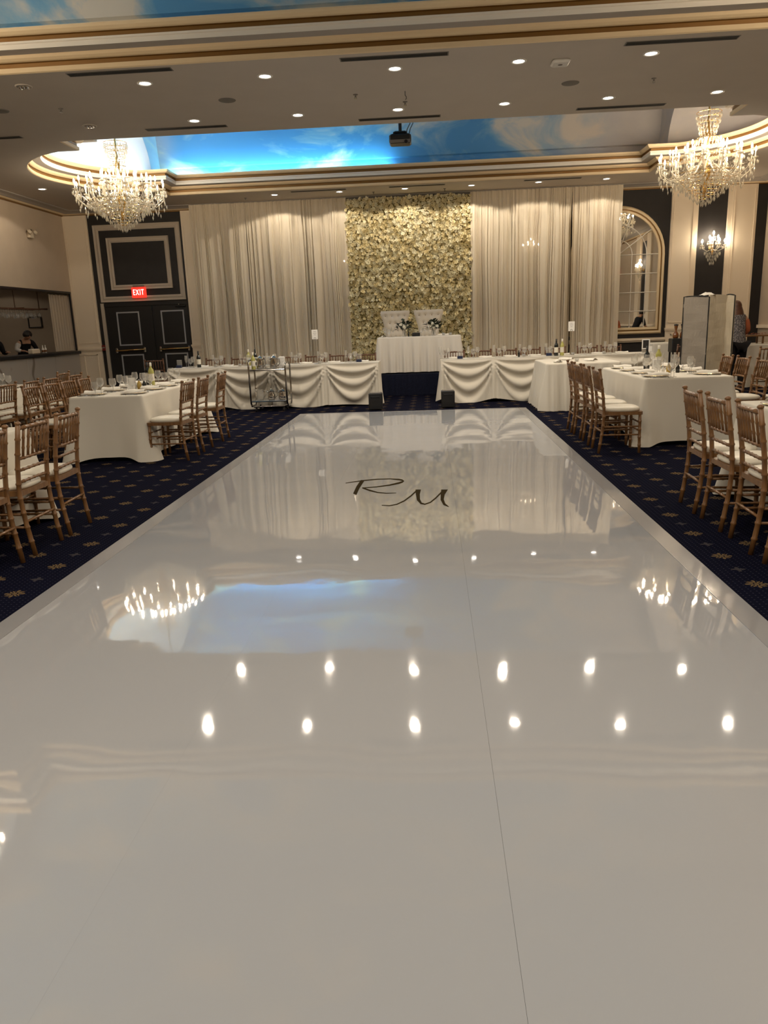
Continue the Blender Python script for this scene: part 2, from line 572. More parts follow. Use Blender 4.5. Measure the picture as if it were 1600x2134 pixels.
COVES = [(4.35, 9.85), (13.1, 18.5)]
outer = [(XL - .1, YF - .1), (XR + .1, YF - .1), (XR + .1, YB + .1), (XL - .1, YB + .1)]
loops = [outer] + [cove_outline(a, b) for a, b in COVES]
flat = [p for l in loops for p in l]
tris = tessellate_polygon([[Vector((p[0], p[1], 0)) for p in l] for l in loops])
mb = MB(); mb.v = [(p[0], p[1], H) for p in flat]
for t in tris: mb.face(t)
ceiling = mb.build('ceiling', M_CEIL, kind='structure')

PROFILE = [  # name, material, [(inward offset, z) ...]
    ('cove_crown', M_CROWN, [(0, H), (.02, H + .01), (.02, H + .06)]),
    ('gold_groove', M_GOLD, [(.02, H + .06), (-.004, H + .066), (-.004, H + .112), (.02, H + .118)]),
    ('cove_crown', M_CROWN, [(.02, H + .118), (.045, H + .124), (.075, H + .145), (.085, H + .17), (.09, H + .178)]),
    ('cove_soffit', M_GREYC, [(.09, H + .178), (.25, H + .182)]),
    ('cove_fascia', M_FASCIA, [(.25, H + .182), (.25, H + .235), (.262, H + .24), (.262, H + .262)]),
    ('gold_groove', M_GOLD, [(.262, H + .262), (.235, H + .268), (.235, H + .312), (.262, H + .318)]),
    ('cove_crown', M_CROWN, [(.262, H + .318), (.285, H + .326), (.315, H + .35), (.325, H + .372), (.325, H + .385), (.05, H + .395), (-.25, H + .40)]),
]
for y0, y1 in COVES:
    ol = cove_outline(y0, y1)
    for nm, m, prof in PROFILE:
        mb = MB(); rings = [[(p.x, p.y, z) for p in offset(ol, d)] for d, z in prof]
        n = len(ol)
        for r in rings: mb.v.extend(r)
        for i in range(len(rings) - 1):
            for k in range(n):
                l = (k + 1) % n
                mb.face((i * n + k, i * n + l, (i + 1) * n + l, (i + 1) * n + k))
        mb.build(nm, m, ceiling)
    # painted sky: vault, end walls with an arch, half domes
    ZB, ZK, ZT = H + .40, H + .62, H + 1.75
    e = .25
    xa, xb, ya, yb = RX0 - e, RX1 + e, y0 - e, y1 + e
    mb = MB()
    for yy in (ya, yb):
        sgn = 1 if yy == ya else -1
        mb.grid([[(xa, yy, ZB), (xb, yy, ZB)], [(xa, yy - sgn * .06, ZK), (xb, yy - sgn * .06, ZK)], [(xa, yy, ZK + .02), (xb, yy, ZK + .02)],
                 [(xa, yy + sgn * .12, ZT - .4), (xb, yy + sgn * .12, ZT - .4)], [(xa, yy + sgn * .55, ZT), (xb, yy + sgn * .55, ZT)]])
    mb.grid([[(xa, ya + .55, ZT), (xb, ya + .55, ZT)], [(xa, yb - .55, ZT), (xb, yb - .55, ZT)]])
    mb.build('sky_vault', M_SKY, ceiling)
    cy = (y0 + y1) / 2; R = 2.2 + e
    for side in (-1, 1):
        xe = xa if side < 0 else xb
        cx = RX0 + .5 if side < 0 else RX1 - .5
        cut = abs(xe - cx)
        hw = math.sqrt(R * R - cut * cut)
        hz = 1.35
        zf = math.sqrt(1 - (cut / R) ** 2) * hz
        n = 28
        arch, rim = [], []
        for k in range(n + 1):
            t = PI * k / n
            arch.append((xe, cy - hw * math.cos(t), ZB + zf * math.sin(t)))
            q = k / n
            if q < .25: rim.append((xe, ya - .06, ZB + (ZT - ZB) * q / .25))
            elif q <= .75: rim.append((xe, ya + (yb - ya) * (q - .25) / .5, ZT))
            else: rim.append((xe, yb + .06, ZT - (ZT - ZB) * (q - .75) / .25))
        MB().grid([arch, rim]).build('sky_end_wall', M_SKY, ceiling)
        rows = []
        for i in range(11):
            f = i / 10      # dome slices outward from the arch
            d = cut + (R - cut - .001) * math.sin(f * PI / 2)
            w = math.sqrt(max(0, R * R - d * d)); z = math.sqrt(max(0, 1 - (d / R) ** 2)) * hz
            rows.append([(cx + side * d, cy - w * math.cos(PI * k / n), ZB + z * math.sin(PI * k / n)) for k in range(n + 1)])
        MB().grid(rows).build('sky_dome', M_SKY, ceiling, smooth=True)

# ---- walls
wall_back = MB().box(XL - .2, XR + .2, YB, YB + .2, 0, H).build('wall_back', M_DARK, kind='structure')
wall_right = MB().box(XR, XR + .2, YF, YB, 0, H).build('wall_right', M_WALL, kind='structure')
wall_front = MB().box(XL - .2, XR + .2, YF - .2, YF, 0, H).build('wall_front', M_WALL, kind='structure')
BY0, BY1, BZ0, BZ1 = 13.2, 20.0, 1.06, 2.53
mb = MB()
mb.box(XL - .2, XL, YF, BY0, 0, H).box(XL - .2, XL, BY0, BY1, BZ1, H).box(XL - .2, XL, BY1, YB, 0, H)
wall_left = mb.build('wall_left', M_WALL, kind='structure')
# bar alcove behind the left wall
alc = MB().box(-12.4, -12.3, 12.5, 20.9, 0, 3.2).box(-12.3, XL - .2, 20.35, 20.9, 0, 3.2).box(-12.3, XL - .2, 12.5, 12.6, 0, 3.2).box(-12.4, XL - .2, 12.5, 20.9, 3.0, 3.2)
alc.build('wall_alcove', M_WALL, kind='structure')

# baseboards and wall crowns
MB().box(XL, XL + .02, YF, BY0, 0, .14).build('baseboard_left', M_PIL, kind='structure')
MB().box(XR - .02, XR, YF, YB, 0, .14).build('baseboard_right', M_PIL, kind='structure')
MB().box(XL, XR, YB - .03, YB, 0, .14).build('baseboard_back', M_PIL, kind='structure')


def wall_crown(name, a, b, nrm):
    """cornice swept from a to b; nrm points into the room"""
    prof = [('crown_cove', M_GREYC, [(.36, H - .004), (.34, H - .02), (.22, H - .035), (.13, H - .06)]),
            ('crown_bead', M_CROWN, [(.13, H - .06), (.11, H - .062), (.09, H - .075), (.05, H - .085)]),
            ('crown_gold', M_GOLD, [(.05, H - .085), (.035, H - .09), (.035, H - .105), (.0, H - .11)])]
    root = None
    for nm, m, pr in prof:
        rows = []
        for d, z in pr:
            rows.append([(p[0] + nrm[0] * d, p[1] + nrm[1] * d, z) for p in (a, b)])
        o = MB().grid(rows).build(name if root is None else nm, m, root)
        if root is None: o['kind'] = 'structure'; root = o
    return root


wall_crown('trim_1', (XL, YB), (XR, YB), (0, -1))
wall_crown('trim_2', (XL, YF), (XL, YB), (1, 0))
wall_crown('trim_3', (XR, YF), (XR, YB), (-1, 0))

# ---- back wall: pilasters, panels
def pilaster(x0, x1, wain=True, d=.06):
    MB().box(x0, x1, YB - d, YB, 0, H - .1).build('pilaster', M_PIL, wall_back)
    mb = MB()
    w = .012
    for xx in (x0 + .05, x1 - .05 - w):
        mb.box(xx, xx + w, YB - d - .012, YB - d, 1.25, H - .2)
    mb.box(x0 + .05, x1 - .05, YB - d - .012, YB - d, 1.25, 1.25 + w)
    mb.build('pilaster_bead', M_PIL, wall_back)
    if wain:
        MB().box(x0 - .02, x1 + .02, YB - d - .03, YB, 1.08, 1.13).box(x0 - .01, x1 + .01, YB - d - .018, YB, 1.05, 1.08).build('chair_rail', M_PIL, wall_back)
        q = MB()
        X0, X1, Z0, Z1 = x0 + .12, x1 - .12, .25, .97
        for a in ((X0, X1, Z0, Z0 + .03), (X0, X1, Z1 - .03, Z1), (X0, X0 + .03, Z0, Z1), (X1 - .03, X1, Z0, Z1)):
            q.box(a[0], a[1], YB - d - .015, YB - d, a[2], a[3])
        q.build('wainscot_frame', M_PIL, wall_back)


pilaster(XL, -8.77)
pilaster(-6.30, -5.85)
pilaster(5.95, 6.53)
pilaster(7.40, 7.98)
MB().box(6.53, 6.60, YB - .045, YB, 0, H - .1).box(7.30, 7.40, YB - .045, YB, 0, H - .1).build('panel_return', M_PIL, wall_back)


def frame(x0, x1, z0, z1, w, y, name, m, parent, dep=.03, step=True):
    """mitred picture-frame moulding on a wall facing -Y"""
    mb = MB()
    prof = [(0, 0), (.0, dep), (w * .35, dep * .55), (w * .7, dep), (w, dep * .6), (w, 0)] if step else [(0, 0), (0, dep), (w, dep), (w, 0)]
    n = len(prof)
    for ins, dp in prof:
        for x, z in ((x0 + ins, z0 + ins), (x1 - ins, z0 + ins), (x1 - ins, z1 - ins), (x0 + ins, z1 - ins)):
            mb.v.append((x, y - dp, z))
    for i in range(n - 1):
        for k in range(4):
            l = (k + 1) % 4
            mb.face((i * 4 + k, i * 4 + l, (i + 1) * 4 + l, (i + 1) * 4 + k))
    return mb.build(name, m, parent)


frame(-8.64, -6.36, 2.29, 4.20, .135, YB, 'panel_moulding', M_PMOLD, wall_back, .04)
frame(-8.32, -6.68, 2.59, 3.88, .12, YB, 'panel_moulding', M_PMOLD, wall_back, .04)

# ---- double door
door = MB().box(-8.56, -6.33, YB - .012, YB, 0, 2.24).build('door_1', M_DOOR, kind='structure')
MB().box(-8.66, -8.575, YB - .05, YB, 0, 2.26).build('door_casing', M_PMOLD, door)
MB().box(-8.57, -6.32, YB - .045, YB - .01, 2.17, 2.25).build('door_header', M_DOOR, door)
MB().cbox((-6.52, YB - .06, 2.13), (.28, .05, .05), bev=.01).build('door_closer', M_BLACK, door)
MB().lathe([(0, 0), (.02, .0), (.02, .02), (0, .025)], 8, (-6.55, YB - .09, 2.16)).build('closer_cap', M_STEEL, door)
for x0, x1 in ((-8.55, -7.30), (-7.26, -6.33)):
    lf = MB().box(x0, x1, YB - .035, YB - .012, .01, 2.16).build('door_leaf', M_DOOR, door)
for x0, x1, lx0, lx1 in ((-8.265, -7.65, -8.36, -7.56), (-7.07, -6.45, -7.17, -6.36)):
    par = door
    frame(x0, x1, 1.16, 2.03, .035, YB - .035, 'door_moulding', M_GREYM, par, .012, False)
    frame(x0 + .01, x1 + .01, .14, .93, .035, YB - .035, 'door_moulding', M_GREYM, par, .012, False)
    m = M_BRASS
    pb = MB().tube([(lx0, YB - .10, 1.035), (lx1, YB - .10, 1.05)], .022, 8).build('push_bar', m, par, smooth=True)
    for q in (lx0 + .02, lx1 - .02):
        MB().cbox((q, YB - .07, 1.04), (.06, .08, .14), bev=.012).build('bar_bracket', M_STEEL, pb)

# ---- arched mirror (part of it runs behind the drape)
MX, MW, MZ0, MZS = 4.69, 1.16, 1.00, 2.93      # centre, half width outer, sill, spring line
mir = thing('arched_mirror', 'arched mirror with gold edged cream frame and white gothic muntins on back wall', 'mirror', (MX, YB - .02, MZ0))


def arch_path(hw, z0, zs, n=24, y=0):
    p = [(-hw, y, z0)]
    for k in range(n + 1):
        t = PI - PI * k / n
        p.append((hw * math.cos(t), y, zs + hw * math.sin(t)))
    p.append((hw, y, z0))
    return p


def arch_band(h1, h2, b1, b2, y1, y2):
    """strip between two arches (half-widths h1>h2, bottoms b1<b2)"""
    A, B = arch_path(h1, b1, MZS - MZ0, y=y1), arch_path(h2, b2, MZS - MZ0, y=y2)
    mb = MB().grid([A, B])
    n = len(A)
    mb.face((0, n, 2 * n - 1, n - 1))
    return mb


for nm, m, a in (('outer_frame', M_CROWN, (1.16, 1.13, 0, .03, 0, -.05)), ('outer_frame_face', M_CROWN, (1.13, 1.085, .03, .075, -.05, -.045)),
                 ('gold_frame_band', M_GOLD, (1.085, 1.05, .075, .11, -.03, -.03)), ('inner_frame', M_CROWN, (1.05, 1.0, .11, .16, -.045, -.04)),
                 ('inner_frame_lip', M_CROWN, (1.0, .99, .16, .17, -.04, 0))):
    arch_band(*a).build(nm, m, mir)
g = MB()
P = arch_path(1.0, .15, MZS - MZ0, y=-.006)
g.v = P; g.face(range(len(P)))
g.build('mirror_glass', M_MIRROR, mir)
SP = MZS - MZ0
mun = []
for z in (SP, SP - .455, SP - .91, SP - 1.365): mun.append([(-.995, -.012, z), (.995, -.012, z)])
for x in (-.71, -.355, 0, .355, .71): mun.append([(x, -.012, .16), (x, -.012, SP)])
for r in (.355, .71): mun.append([(r * math.cos(PI * k / 16), -.012, SP + r * math.sin(PI * k / 16)) for k in range(17)])
for a in (36, 72, 108, 144):
    a = a * PI / 180
    mun.append([(.0, -.012, SP), (.99 * math.cos(a), -.012, SP + .99 * math.sin(a))])
for p in mun: MB().tube(p, .012, 4).build('muntin', M_FASCIA, mir)
MB().box(3.4, 5.94, YB - .09, YB, .84, .90).box(3.4, 5.94, YB - .05, YB, .80, .84).build('mirror_sill', M_PIL, wall_back)

# ---- right wall details (seen in the mirror): pilasters, exit sign
for y in (8.2, 9.7, 11.9, 13.4, 16.5, 18.2):
    MB().box(XR - .05, XR, y, y + .55, 0, H - .1).build('pilaster', M_PIL, wall_right)
MB().box(XR - .06, XR, YF, YB - .05, 1.05, 1.13).build('chair_rail', M_PIL, wall_right)
MB().box(XR - .02, XR, 9.0, 9.65, 1.3, 4.2).box(XR - .02, XR, 12.6, 13.3, 1.3, 4.2).build('dark_panel', M_DARK, wall_right)


# ================================================================== LIGHT FITTINGS
def text_mesh(s, size, depth=.002):
    cu = bpy.data.curves.new('t', 'FONT'); cu.body = s; cu.size = size; cu.extrude = depth
    cu.space_character = 1.25; cu.align_x = 'CENTER'; cu.align_y = 'CENTER'; cu.resolution_u = 2
    o = bpy.data.objects.new('t', cu); COL.objects.link(o)
    bpy.context.view_layer.update()
    me = bpy.data.meshes.new_from_object(o.evaluated_get(bpy.context.evaluated_depsgraph_get()))
    bpy.data.objects.remove(o); bpy.data.curves.remove(cu)
    return me


def exit_sign(loc, rz, label):
    t = thing('exit_sign', label, 'sign', loc, rz)
    MB().cbox((0, -.05, 0), (.375, .08, .265), bev=.012).build('sign_case', M_EXITR, t)
    MB().cbox((0, -.05, .165), (.30, .06, .045), bev=.01).build('sign_mount', M_GREYP, t)
    me = text_mesh('EXIT', .20); me.materials.append(M_EXITW)
    o = bpy.data.objects.new('letters', me); COL.objects.link(o); o.parent = t
    o.rotation_euler = (PI / 2, 0, 0); o.location = (0, -.093, 0); o.scale = (.60, 1.0, 1)
    return t


exit_sign((-7.575, YB - .03, 2.50), 0, 'red illuminated EXIT sign above the black double door')
exit_sign((XR - .02, 5.2, 3.3), -PI / 2, 'red illuminated EXIT sign on the right wall, reflected in the arched mirror')

# recessed downlights
dl = thing('downlight', 'x', 'light')
MB().lathe([(.098, 0), (.098, -.008), (.078, -.010), (.070, .0), (.066, .015)], 20).build('trim_ring', M_WHITE, dl, smooth=True)
g = MB(); g.lathe([(.0001, -.001), (.068, -.001)], 20); g.build('lens', M_LENS, dl)
spot_d = bpy.data.lights.new('downlight_beam', 'SPOT')
spot_d.energy = SPOT_W; spot_d.color = SPOT_C; spot_d.spot_size = math.radians(142); spot_d.spot_blend = .14; spot_d.shadow_soft_size = .05


def spot(x, y, e=1):
    d = spot_d
    if e != 1:
        d = spot_d.copy(); d.energy = spot_d.energy * e
    o = bpy.data.objects.new('downlight_beam', d); COL.objects.link(o); o.location = (x, y, H - .012)


ROWS = [(10.45, [-3.57, -2.02, -.38, 1.15, 2.75, 4.30], 'front soffit row'), (12.3, [-3.5, -1.92, -.42, 1.15, 2.65, 4.2], 'second soffit row'),
        (19.04, [-3.64, -2.09, -.54, 1.02, 2.57, 4.12], 'row before the drapes')]
for y, xs, nm in ROWS:
    for i, x in enumerate(xs):
        place(dl, (x, y, H), 0, 'round lit recessed downlight, %s from left in the %s' % (ORD[i], nm), 'lit downlights in the ceiling')
        spot(x, y, (.62 if abs(x - .2) > 1.5 or x < -2 else .95) if y > 18 else 1)
place(dl, (-8.28, 16.95, H), 0, 'lit recessed downlight alone in the left corner near bar', 'lit downlights in the ceiling'); spot(-8.28, 16.95, .35)
place(dl, (7.3, 16.95, H), 0, 'lit recessed downlight alone in the right corner, seen in the mirror', 'lit downlights in the ceiling'); spot(7.3, 16.95, .5)
for y in (3.3, 1.2, -1.2):
    for x in (-5.1, -2.0, -.4, 1.2, 4.3): spot(x, y, .92)

# unlit gimbal downlights
gm = thing('gimbal_downlight', 'x', 'light')
MB().lathe([(.105, 0), (.105, -.008), (.085, -.010), (.08, .0)], 18).build('trim_ring', M_CEIL, gm, smooth=True)
for i in range(3):
    MB().lathe([(.001, -.035), (.022, -.03), (.026, .0)], 8, (-.045 + .045 * i, 0, 0)).build('chrome_lamp', M_CHROME, gm, smooth=True)
place(gm, (-5.09, 10.3, H), 0, 'unlit gimbal downlight in ceiling at upper left, nearer the camera', 'unlit gimbal downlights')
place(gm, (-5.11, 12.26, H), 0, 'unlit gimbal downlight in ceiling, just before the round cove', 'unlit gimbal downlights')

# slot diffusers
def slot(x0, x1, y, label):
    t = thing('slot_diffuser', label, 'vent', ((x0 + x1) / 2, y, H), 0, 'black slot diffusers')
    w = (x1 - x0) / 2
    MB().box(-w, w, -.068, .068, -.004, -.001).build('slot_frame', M_GREYP, t)
    for s in (-.028, .028): MB().box(-w + .015, w - .015, s - .023, s + .023, -.007, -.004).build('slot', M_VENT, t)


for (x0, x1, y, lb) in ((-4.36, -3.06, 9.98, 'front left'), (-1.02, .28, 10.02, 'front middle'), (2.34, 3.64, 10.06, 'front right'),
                        (-4.39, -3.10, 12.68, 'rear left'), (-1.05, .22, 12.78, 'rear middle'), (2.29, 3.62, 12.83, 'rear right'),
                        (-7.7, -6.41, 12.68, 'far left'), (-3.2, -1.9, 18.75, 'last left'), (-.9, .4, 18.75, 'last middle'), (2.2, 3.5, 18.75, 'last right')):
    slot(x0, x1, y, 'long black slot air diffuser in ceiling soffit, %s one' % lb)

# ceiling speakers, access point, sprinklers
sp_ = thing('ceiling_speaker', 'x', 'speaker')
MB().lathe([(.001, -.008), (.10, -.010), (.115, -.006), (.12, 0)], 22).build('grille', M_GREYP, sp_, smooth=True)
for x, y, l in ((-2.75, 11.37, 'left of centre'), (1.96, 11.48, 'right of centre beside the white access point'), (-5.95, 11.26, 'at far left edge')):
    place(sp_, (x, y, H), 0, 'round flush grey ceiling speaker ' + l, 'round ceiling speakers')
ap = thing('wireless_access_point', 'rounded square white wireless access point on ceiling', 'router', (1.67, 10.54, H))
MB().cbox((0, 0, -.022), (.22, .22, .042), bev=.018).build('housing', M_WHITE, ap)
MB().lathe([(.001, -.044), (.03, -.0435)], 12).build('status_ring', M_GREYP, ap)
sk = thing('sprinkler_head', 'x', 'sprinkler')
MB().lathe([(.035, 0), (.035, -.006), (.012, -.01), (.010, -.035)], 10).build('escutcheon', M_GREYP, sk, smooth=True)
MB().lathe([(.001, -.05), (.022, -.05), (.022, -.054), (.001, -.054)], 10).tube([(.012, 0, -.03), (.014, 0, -.05)], .003, 4).tube([(-.012, 0, -.03), (-.014, 0, -.05)], .003, 4).build('deflector', M_STEEL, sk)
for x, y, l in ((-.30, 11.92, 'lower centre'), (-.97, 11.44, 'left of centre'), (-5.1, 11.31, 'far left'), (3.07, 11.47, 'right'), (-1.3, 19.3, 'above flower wall left'), (.4, 19.3, 'above flower wall right'), (-4.4, 19.3, 'above left drape')):
    place(sk, (x, y, H), 0, 'small ceiling sprinkler head, ' + l, 'sprinkler heads')
hk = thing('ceiling_hook', 'small dark hook hanging from ceiling above the sprinkler in the centre', 'hook', (-.285, 11.42, H))
MB().tube([(0, 0, 0), (0, 0, -.05), (.015, 0, -.07), (.015, 0, -.095), (0, 0, -.105)], .005, 6).build('hook_wire', M_BLACK, hk)

# projector on a pole inside the second cove
pj = thing('projector', 'black projector hanging on a pole in the ceiling cove', 'projector', (-.45, 14.0, 4.40))
body = MB().cbox((0, 0, .10), (.37, .30, .15), bev=.025).build('projector_body', M_BLACK, pj)
MB().cbox((0, -.152, .055), (.34, .006, .05), bev=.002).build('front_band', M_GREYP, body)
MB().tube([(.10, -.14, .04), (.10, -.175, .04)], .03, 12).build('projector_lens', M_BLACK, body)
MB().cbox((0, 0, .20), (.24, .22, .05), bev=.02).build('mount_plate', M_BLACK, pj)
MB().tube([(0, 0, .22), (0, 0, 1.88)], .028, 10).build('pole', M_BLACK, pj)
for k in (.10, .15):
    MB().tube([(k, .02, .19), (k + .02, .02, .27), (k + .07, .03, .36), (k + .06, .03, .55), (k - .02, .02, .9), (.03, .0, 1.5)], .007, 6).build('cable', M_BLACK, pj, smooth=True)

# LED strips lying in the cove trough behind the crown
ol = cove_outline(*COVES[1])
ledm = MB()
pp = [(-.85, 18.62, H + .43), (-6.0, 18.62, H + .43)]
ledm.tube(pp, .012, 6)
tag(ledm.build('led_strip', M_LED), 'blue white LED strip hidden in the cove trough under the painted sky', 'light')
ledm = MB()
ledm.tube([(RX0 + .5 + 2.28 * math.cos(t), 15.8 + 2.28 * math.sin(t), H + .43) for t in [PI * .63 + k * PI * .74 / 20 for k in range(21)]], .010, 6)
tag(ledm.build('led_strip', M_LED2), 'curved blue white LED strip in the left round cove', 'light')


# ---- crystal chandeliers
def make_chandelier():
    t = thing('chandelier', 'x', 'chandelier')      # origin at arm ring height (z=0 -> world 4.05)
    MB().lathe([(.001, -.45), (.03, -.43), (.045, -.35), (.03, -.25), (.06, -.15), (.11, -.05), (.07, .05), (.04, .15), (.055, .3), (.03, .45), (.05, .6), (.02, .8), (.016, 1.2), (.014, 2.19)], 12).build('stem', M_BRASS, t, smooth=True)
    MB().lathe([(.001, 2.14), (.10, 2.12), (.13, 2.17), (.13, 2.2)], 16).build('canopy', M_BRASS, t, smooth=True)
    rnd = random.Random(3)
    dr, bd = MB(), MB()
    for n, r, zt, z0, sag in ((16, .84, .16, .0, .22), (12, .60, .26, .02, .20), (8, .34, .36, .1, .15)):
        for k in range(n):
            a = 2 * PI * k / n + (PI / n if n == 12 else 0)
            ca, sa = math.cos(a), math.sin(a)
            P = [(.05, z0 + .04), (r * .3, z0 + .06), (r * .55, z0 - sag * .55), (r * .8, z0 - sag * .75), (r * .97, z0 - sag * .2), (r, zt - .10), (r, zt - .04)]
            ar = MB().tube([(p * ca, p * sa, z) for p, z in P], [.012, .011, .010, .010, .009, .009, .010], 6).build('arm', M_CRYST, t, smooth=True)
            c = (r * ca, r * sa, zt)
            MB().lathe([(.012, -.05), (.05, -.035), (.055, -.02), (.014, -.02)], 10, c).build('drip_pan', M_CRYST, ar)
            MB().lathe([(.012, -.02), (.012, .075), (.001, .078)], 8, c).build('candle_sleeve', M_FASCIA, ar)
            MB().lathe([(.006, .075), (.014, .09), (.018, .112), (.011, .14), (.001, .162)], 7, c).build('bulb', M_BULB, ar, smooth=True)
            for q in range(7):
                b_ = a + 2 * PI * q / 7
                dr.octa((c[0] + .055 * math.cos(b_), c[1] + .055 * math.sin(b_), zt - .085 - .02 * rnd.random()), .013, .045, tw=rnd.random())
            dr.octa((c[0], c[1], zt - .22), .019, .075, tw=rnd.random())
            for q in (2, 3, 4):
                for s in (0, 1):
                    rr, zz = P[q]
                    rr += rnd.uniform(-.05, .05)
                    dr.octa((rr * ca + rnd.uniform(-.04, .04), rr * sa + rnd.uniform(-.04, .04), zz - .09 - .07 * s), .016, .055, tw=rnd.random())
            # bead swags to the stem and to the next arm
            a2 = a + 2 * PI / n
            for q in range(1, 9):
                f = q / 9
                x = r * (ca * (1 - f) + math.cos(a2) * f); y = r * (sa * (1 - f) + math.sin(a2) * f)
                bd.octa((x, y, zt - .05 - .13 * 4 * f * (1 - f)), .009, .011)
                R_ = r * (1 - f) + .05 * f
                bd.octa((R_ * ca, R_ * sa, zt - .05 + (.32 * f) - .25 * 4 * f * (1 - f)), .009, .012)
    # hanging cone of drops below
    for r, z, n in ((.62, -.17, 44), (.54, -.22, 38), (.47, -.27, 34), (.40, -.33, 30), (.33, -.40, 26), (.26, -.46, 20), (.19, -.52, 15), (.12, -.57, 10), (.05, -.61, 5)):
        MB().tube([(r * math.cos(2 * PI * k / 24), r * math.sin(2 * PI * k / 24), z + .09) for k in range(24)], .006, 4, closed=True).build('crystal_ring', M_BRASS, t)
        for k in range(n):
            a = 2 * PI * k / n + rnd.random() * .05
            dr.octa((r * math.cos(a), r * math.sin(a), z), .015, .05, tw=a)
            bd.octa((r * math.cos(a), r * math.sin(a), z + .075), .011, .013, tw=a)
            bd.octa((r * .93 * math.cos(a), r * .93 * math.sin(a), z + .12), .010, .013, tw=a)
    # crown of drops on the upper stem
    for r, z, n in ((.22, .94, 22), (.20, .85, 20), (.17, .76, 18), (.15, .67, 16), (.13, .58, 14), (.19, .50, 18)):
        MB().tube([(r * math.cos(2 * PI * k / 18), r * math.sin(2 * PI * k / 18), z + .06) for k in range(18)], .006, 4, closed=True).build('crystal_ring', M_BRASS, t)
        for k in range(n):
            a = 2 * PI * k / n
            dr.octa((r * math.cos(a), r * math.sin(a), z), .017, .06, tw=a)
    dr.build('crystal_drops', M_CRYST, t, kind='stuff')
    bd.build('crystal_beads', M_CRYST, t, kind='stuff')
    return t


ch = make_chandelier()
place(ch, (-6.08, 15.7, 4.09), .1, 'large lit crystal chandelier hanging in the left round cove', 'crystal chandeliers')
place(ch, (5.27, 15.8, 4.09), .4, 'large lit crystal chandelier hanging in the right round cove', 'crystal chandeliers')
place(ch, (-6.0, 7.1, 4.09), .2, 'lit crystal chandelier above the left tables, seen only in the floor reflection', 'crystal chandeliers')
place(ch, (5.0, 7.1, 4.09), .3, 'lit crystal chandelier above the right tables, seen only in the floor reflection', 'crystal chandeliers')


# ---- wall sconces
def make_sconce():
    t = thing('wall_sconce', 'x', 'sconce')          # back on wall plane y=0, arms toward -Y
    MB().lathe([(.001, .0), (.05, .0), (.06, .012), (.03, .03), (.001, .035)], 12).build('backplate', M_BRASS, t).rotation_euler = (PI / 2, 0, 0)
    MB().lathe([(.001, -.16), (.02, -.14), (.035, -.08), (.02, -.02), (.03, .05), (.012, .12), (.02, .2), (.001, .22)], 10, (0, -.12, 0)).build('stem', M_BRASS, t, smooth=True)
    MB().tube([(0, 0, 0), (0, -.06, -.03), (0, -.12, 0)], .012, 6).build('wall_arm', M_BRASS, t)
    rnd = random.Random(5); dr = MB()
    for a, r, z in ((-15, .28, .08), (-65, .24, .09), (-115, .24, .09), (-165, .28, .08), (-90, .05, .27), (-40, .13, .17), (-140, .13, .17)):
        a = a * PI / 180; cx, cy = r * math.cos(a), -.12 + r * math.sin(a) * .75
        ar = MB().tube([(0, -.12, -.02), (cx * .5, -.12 + (cy + .12) * .5, -.07), (cx, cy, z - .08), (cx, cy, z - .03)], .008, 6).build('arm', M_CRYST, t, smooth=True)
        MB().lathe([(.01, -.03), (.045, -.02), (.05, -.005), (.012, -.005)], 10, (cx, cy, z)).build('drip_pan', M_CRYST, ar)
        MB().lathe([(.011, -.01), (.011, .05), (.001, .055)], 8, (cx, cy, z)).build('candle_sleeve', M_FASCIA, ar)
        MB().lathe([(.006, .05), (.020, .07), (.023, .09), (.014, .115), (.001, .135)], 8, (cx, cy, z)).build('bulb', M_SBULB, ar, smooth=True)
        for q in range(7):
            b = 2 * PI * q / 7
            dr.octa((cx + .05 * math.cos(b), cy + .05 * math.sin(b), z - .06), .012, .045, tw=b)
    for r, z, n in ((.19, -.10, 14), (.14, -.17, 12), (.10, -.24, 9), (.05, -.32, 6)):
        for k in range(n):
            a = -PI * k / (n - 1)
            dr.octa((r * math.cos(a), -.12 + r * math.sin(a) * .7, z - .03 * rnd.random()), .012, .06, tw=a)
    dr.build('crystal_drops', M_CRYST, t, kind='stuff')
    return t


sn = make_sconce()
place(sn, (6.96, YB, 3.0), 0, 'lit crystal wall sconce on dark panel between right pilasters', 'crystal wall sconces')
place(sn, (2.54, YB, 3.15), 0, 'lit crystal wall sconce glowing through the right drape', 'crystal wall sconces').scale = (.7, .36, .7)
place(sn, (-1.97, YB, 2.95), 0, 'lit crystal wall sconce glowing through the edge of the left drape', 'crystal wall sconces').scale = (.7, .36, .7)
place(sn, (XR - .02, 9.33, 3.15), -PI / 2, 'lit crystal wall sconce on the right wall, mirrored in the arch', 'crystal wall sconces')

# ---- emergency light, fire alarm
em = thing('emergency_light', 'twin headed emergency light high on the left wall', 'light', (XL, 18.28, 3.82), PI / 2)
MB().cbox((0, -.04, -.02), (.20, .08, .14), bev=.015).build('battery_case', M_CREAMBOX, em)
for s in (-.12, .12):
    hd = MB().lathe([(.03, .05), (.06, .0), (.06, -.02), (.001, -.03)], 12).build('lamp_head', M_CREAMBOX, em, smooth=True)
    hd.location = (s, -.10, .05); hd.rotation_euler = (PI / 2 - .4, 0, s * 2)
fa = thing('fire_alarm_pull', 'dark red fire alarm pull station left of the black doors', 'alarm', (-8.71, YB - .02, 1.12))
MB().cbox((0, -.02, 0), (.10, .05, .15), bev=.01).build('alarm_case', M_RED, fa)
MB().cbox((0, -.05, .01), (.07, .015, .035), bev=.004).build('pull_handle', M_GREYP, fa)

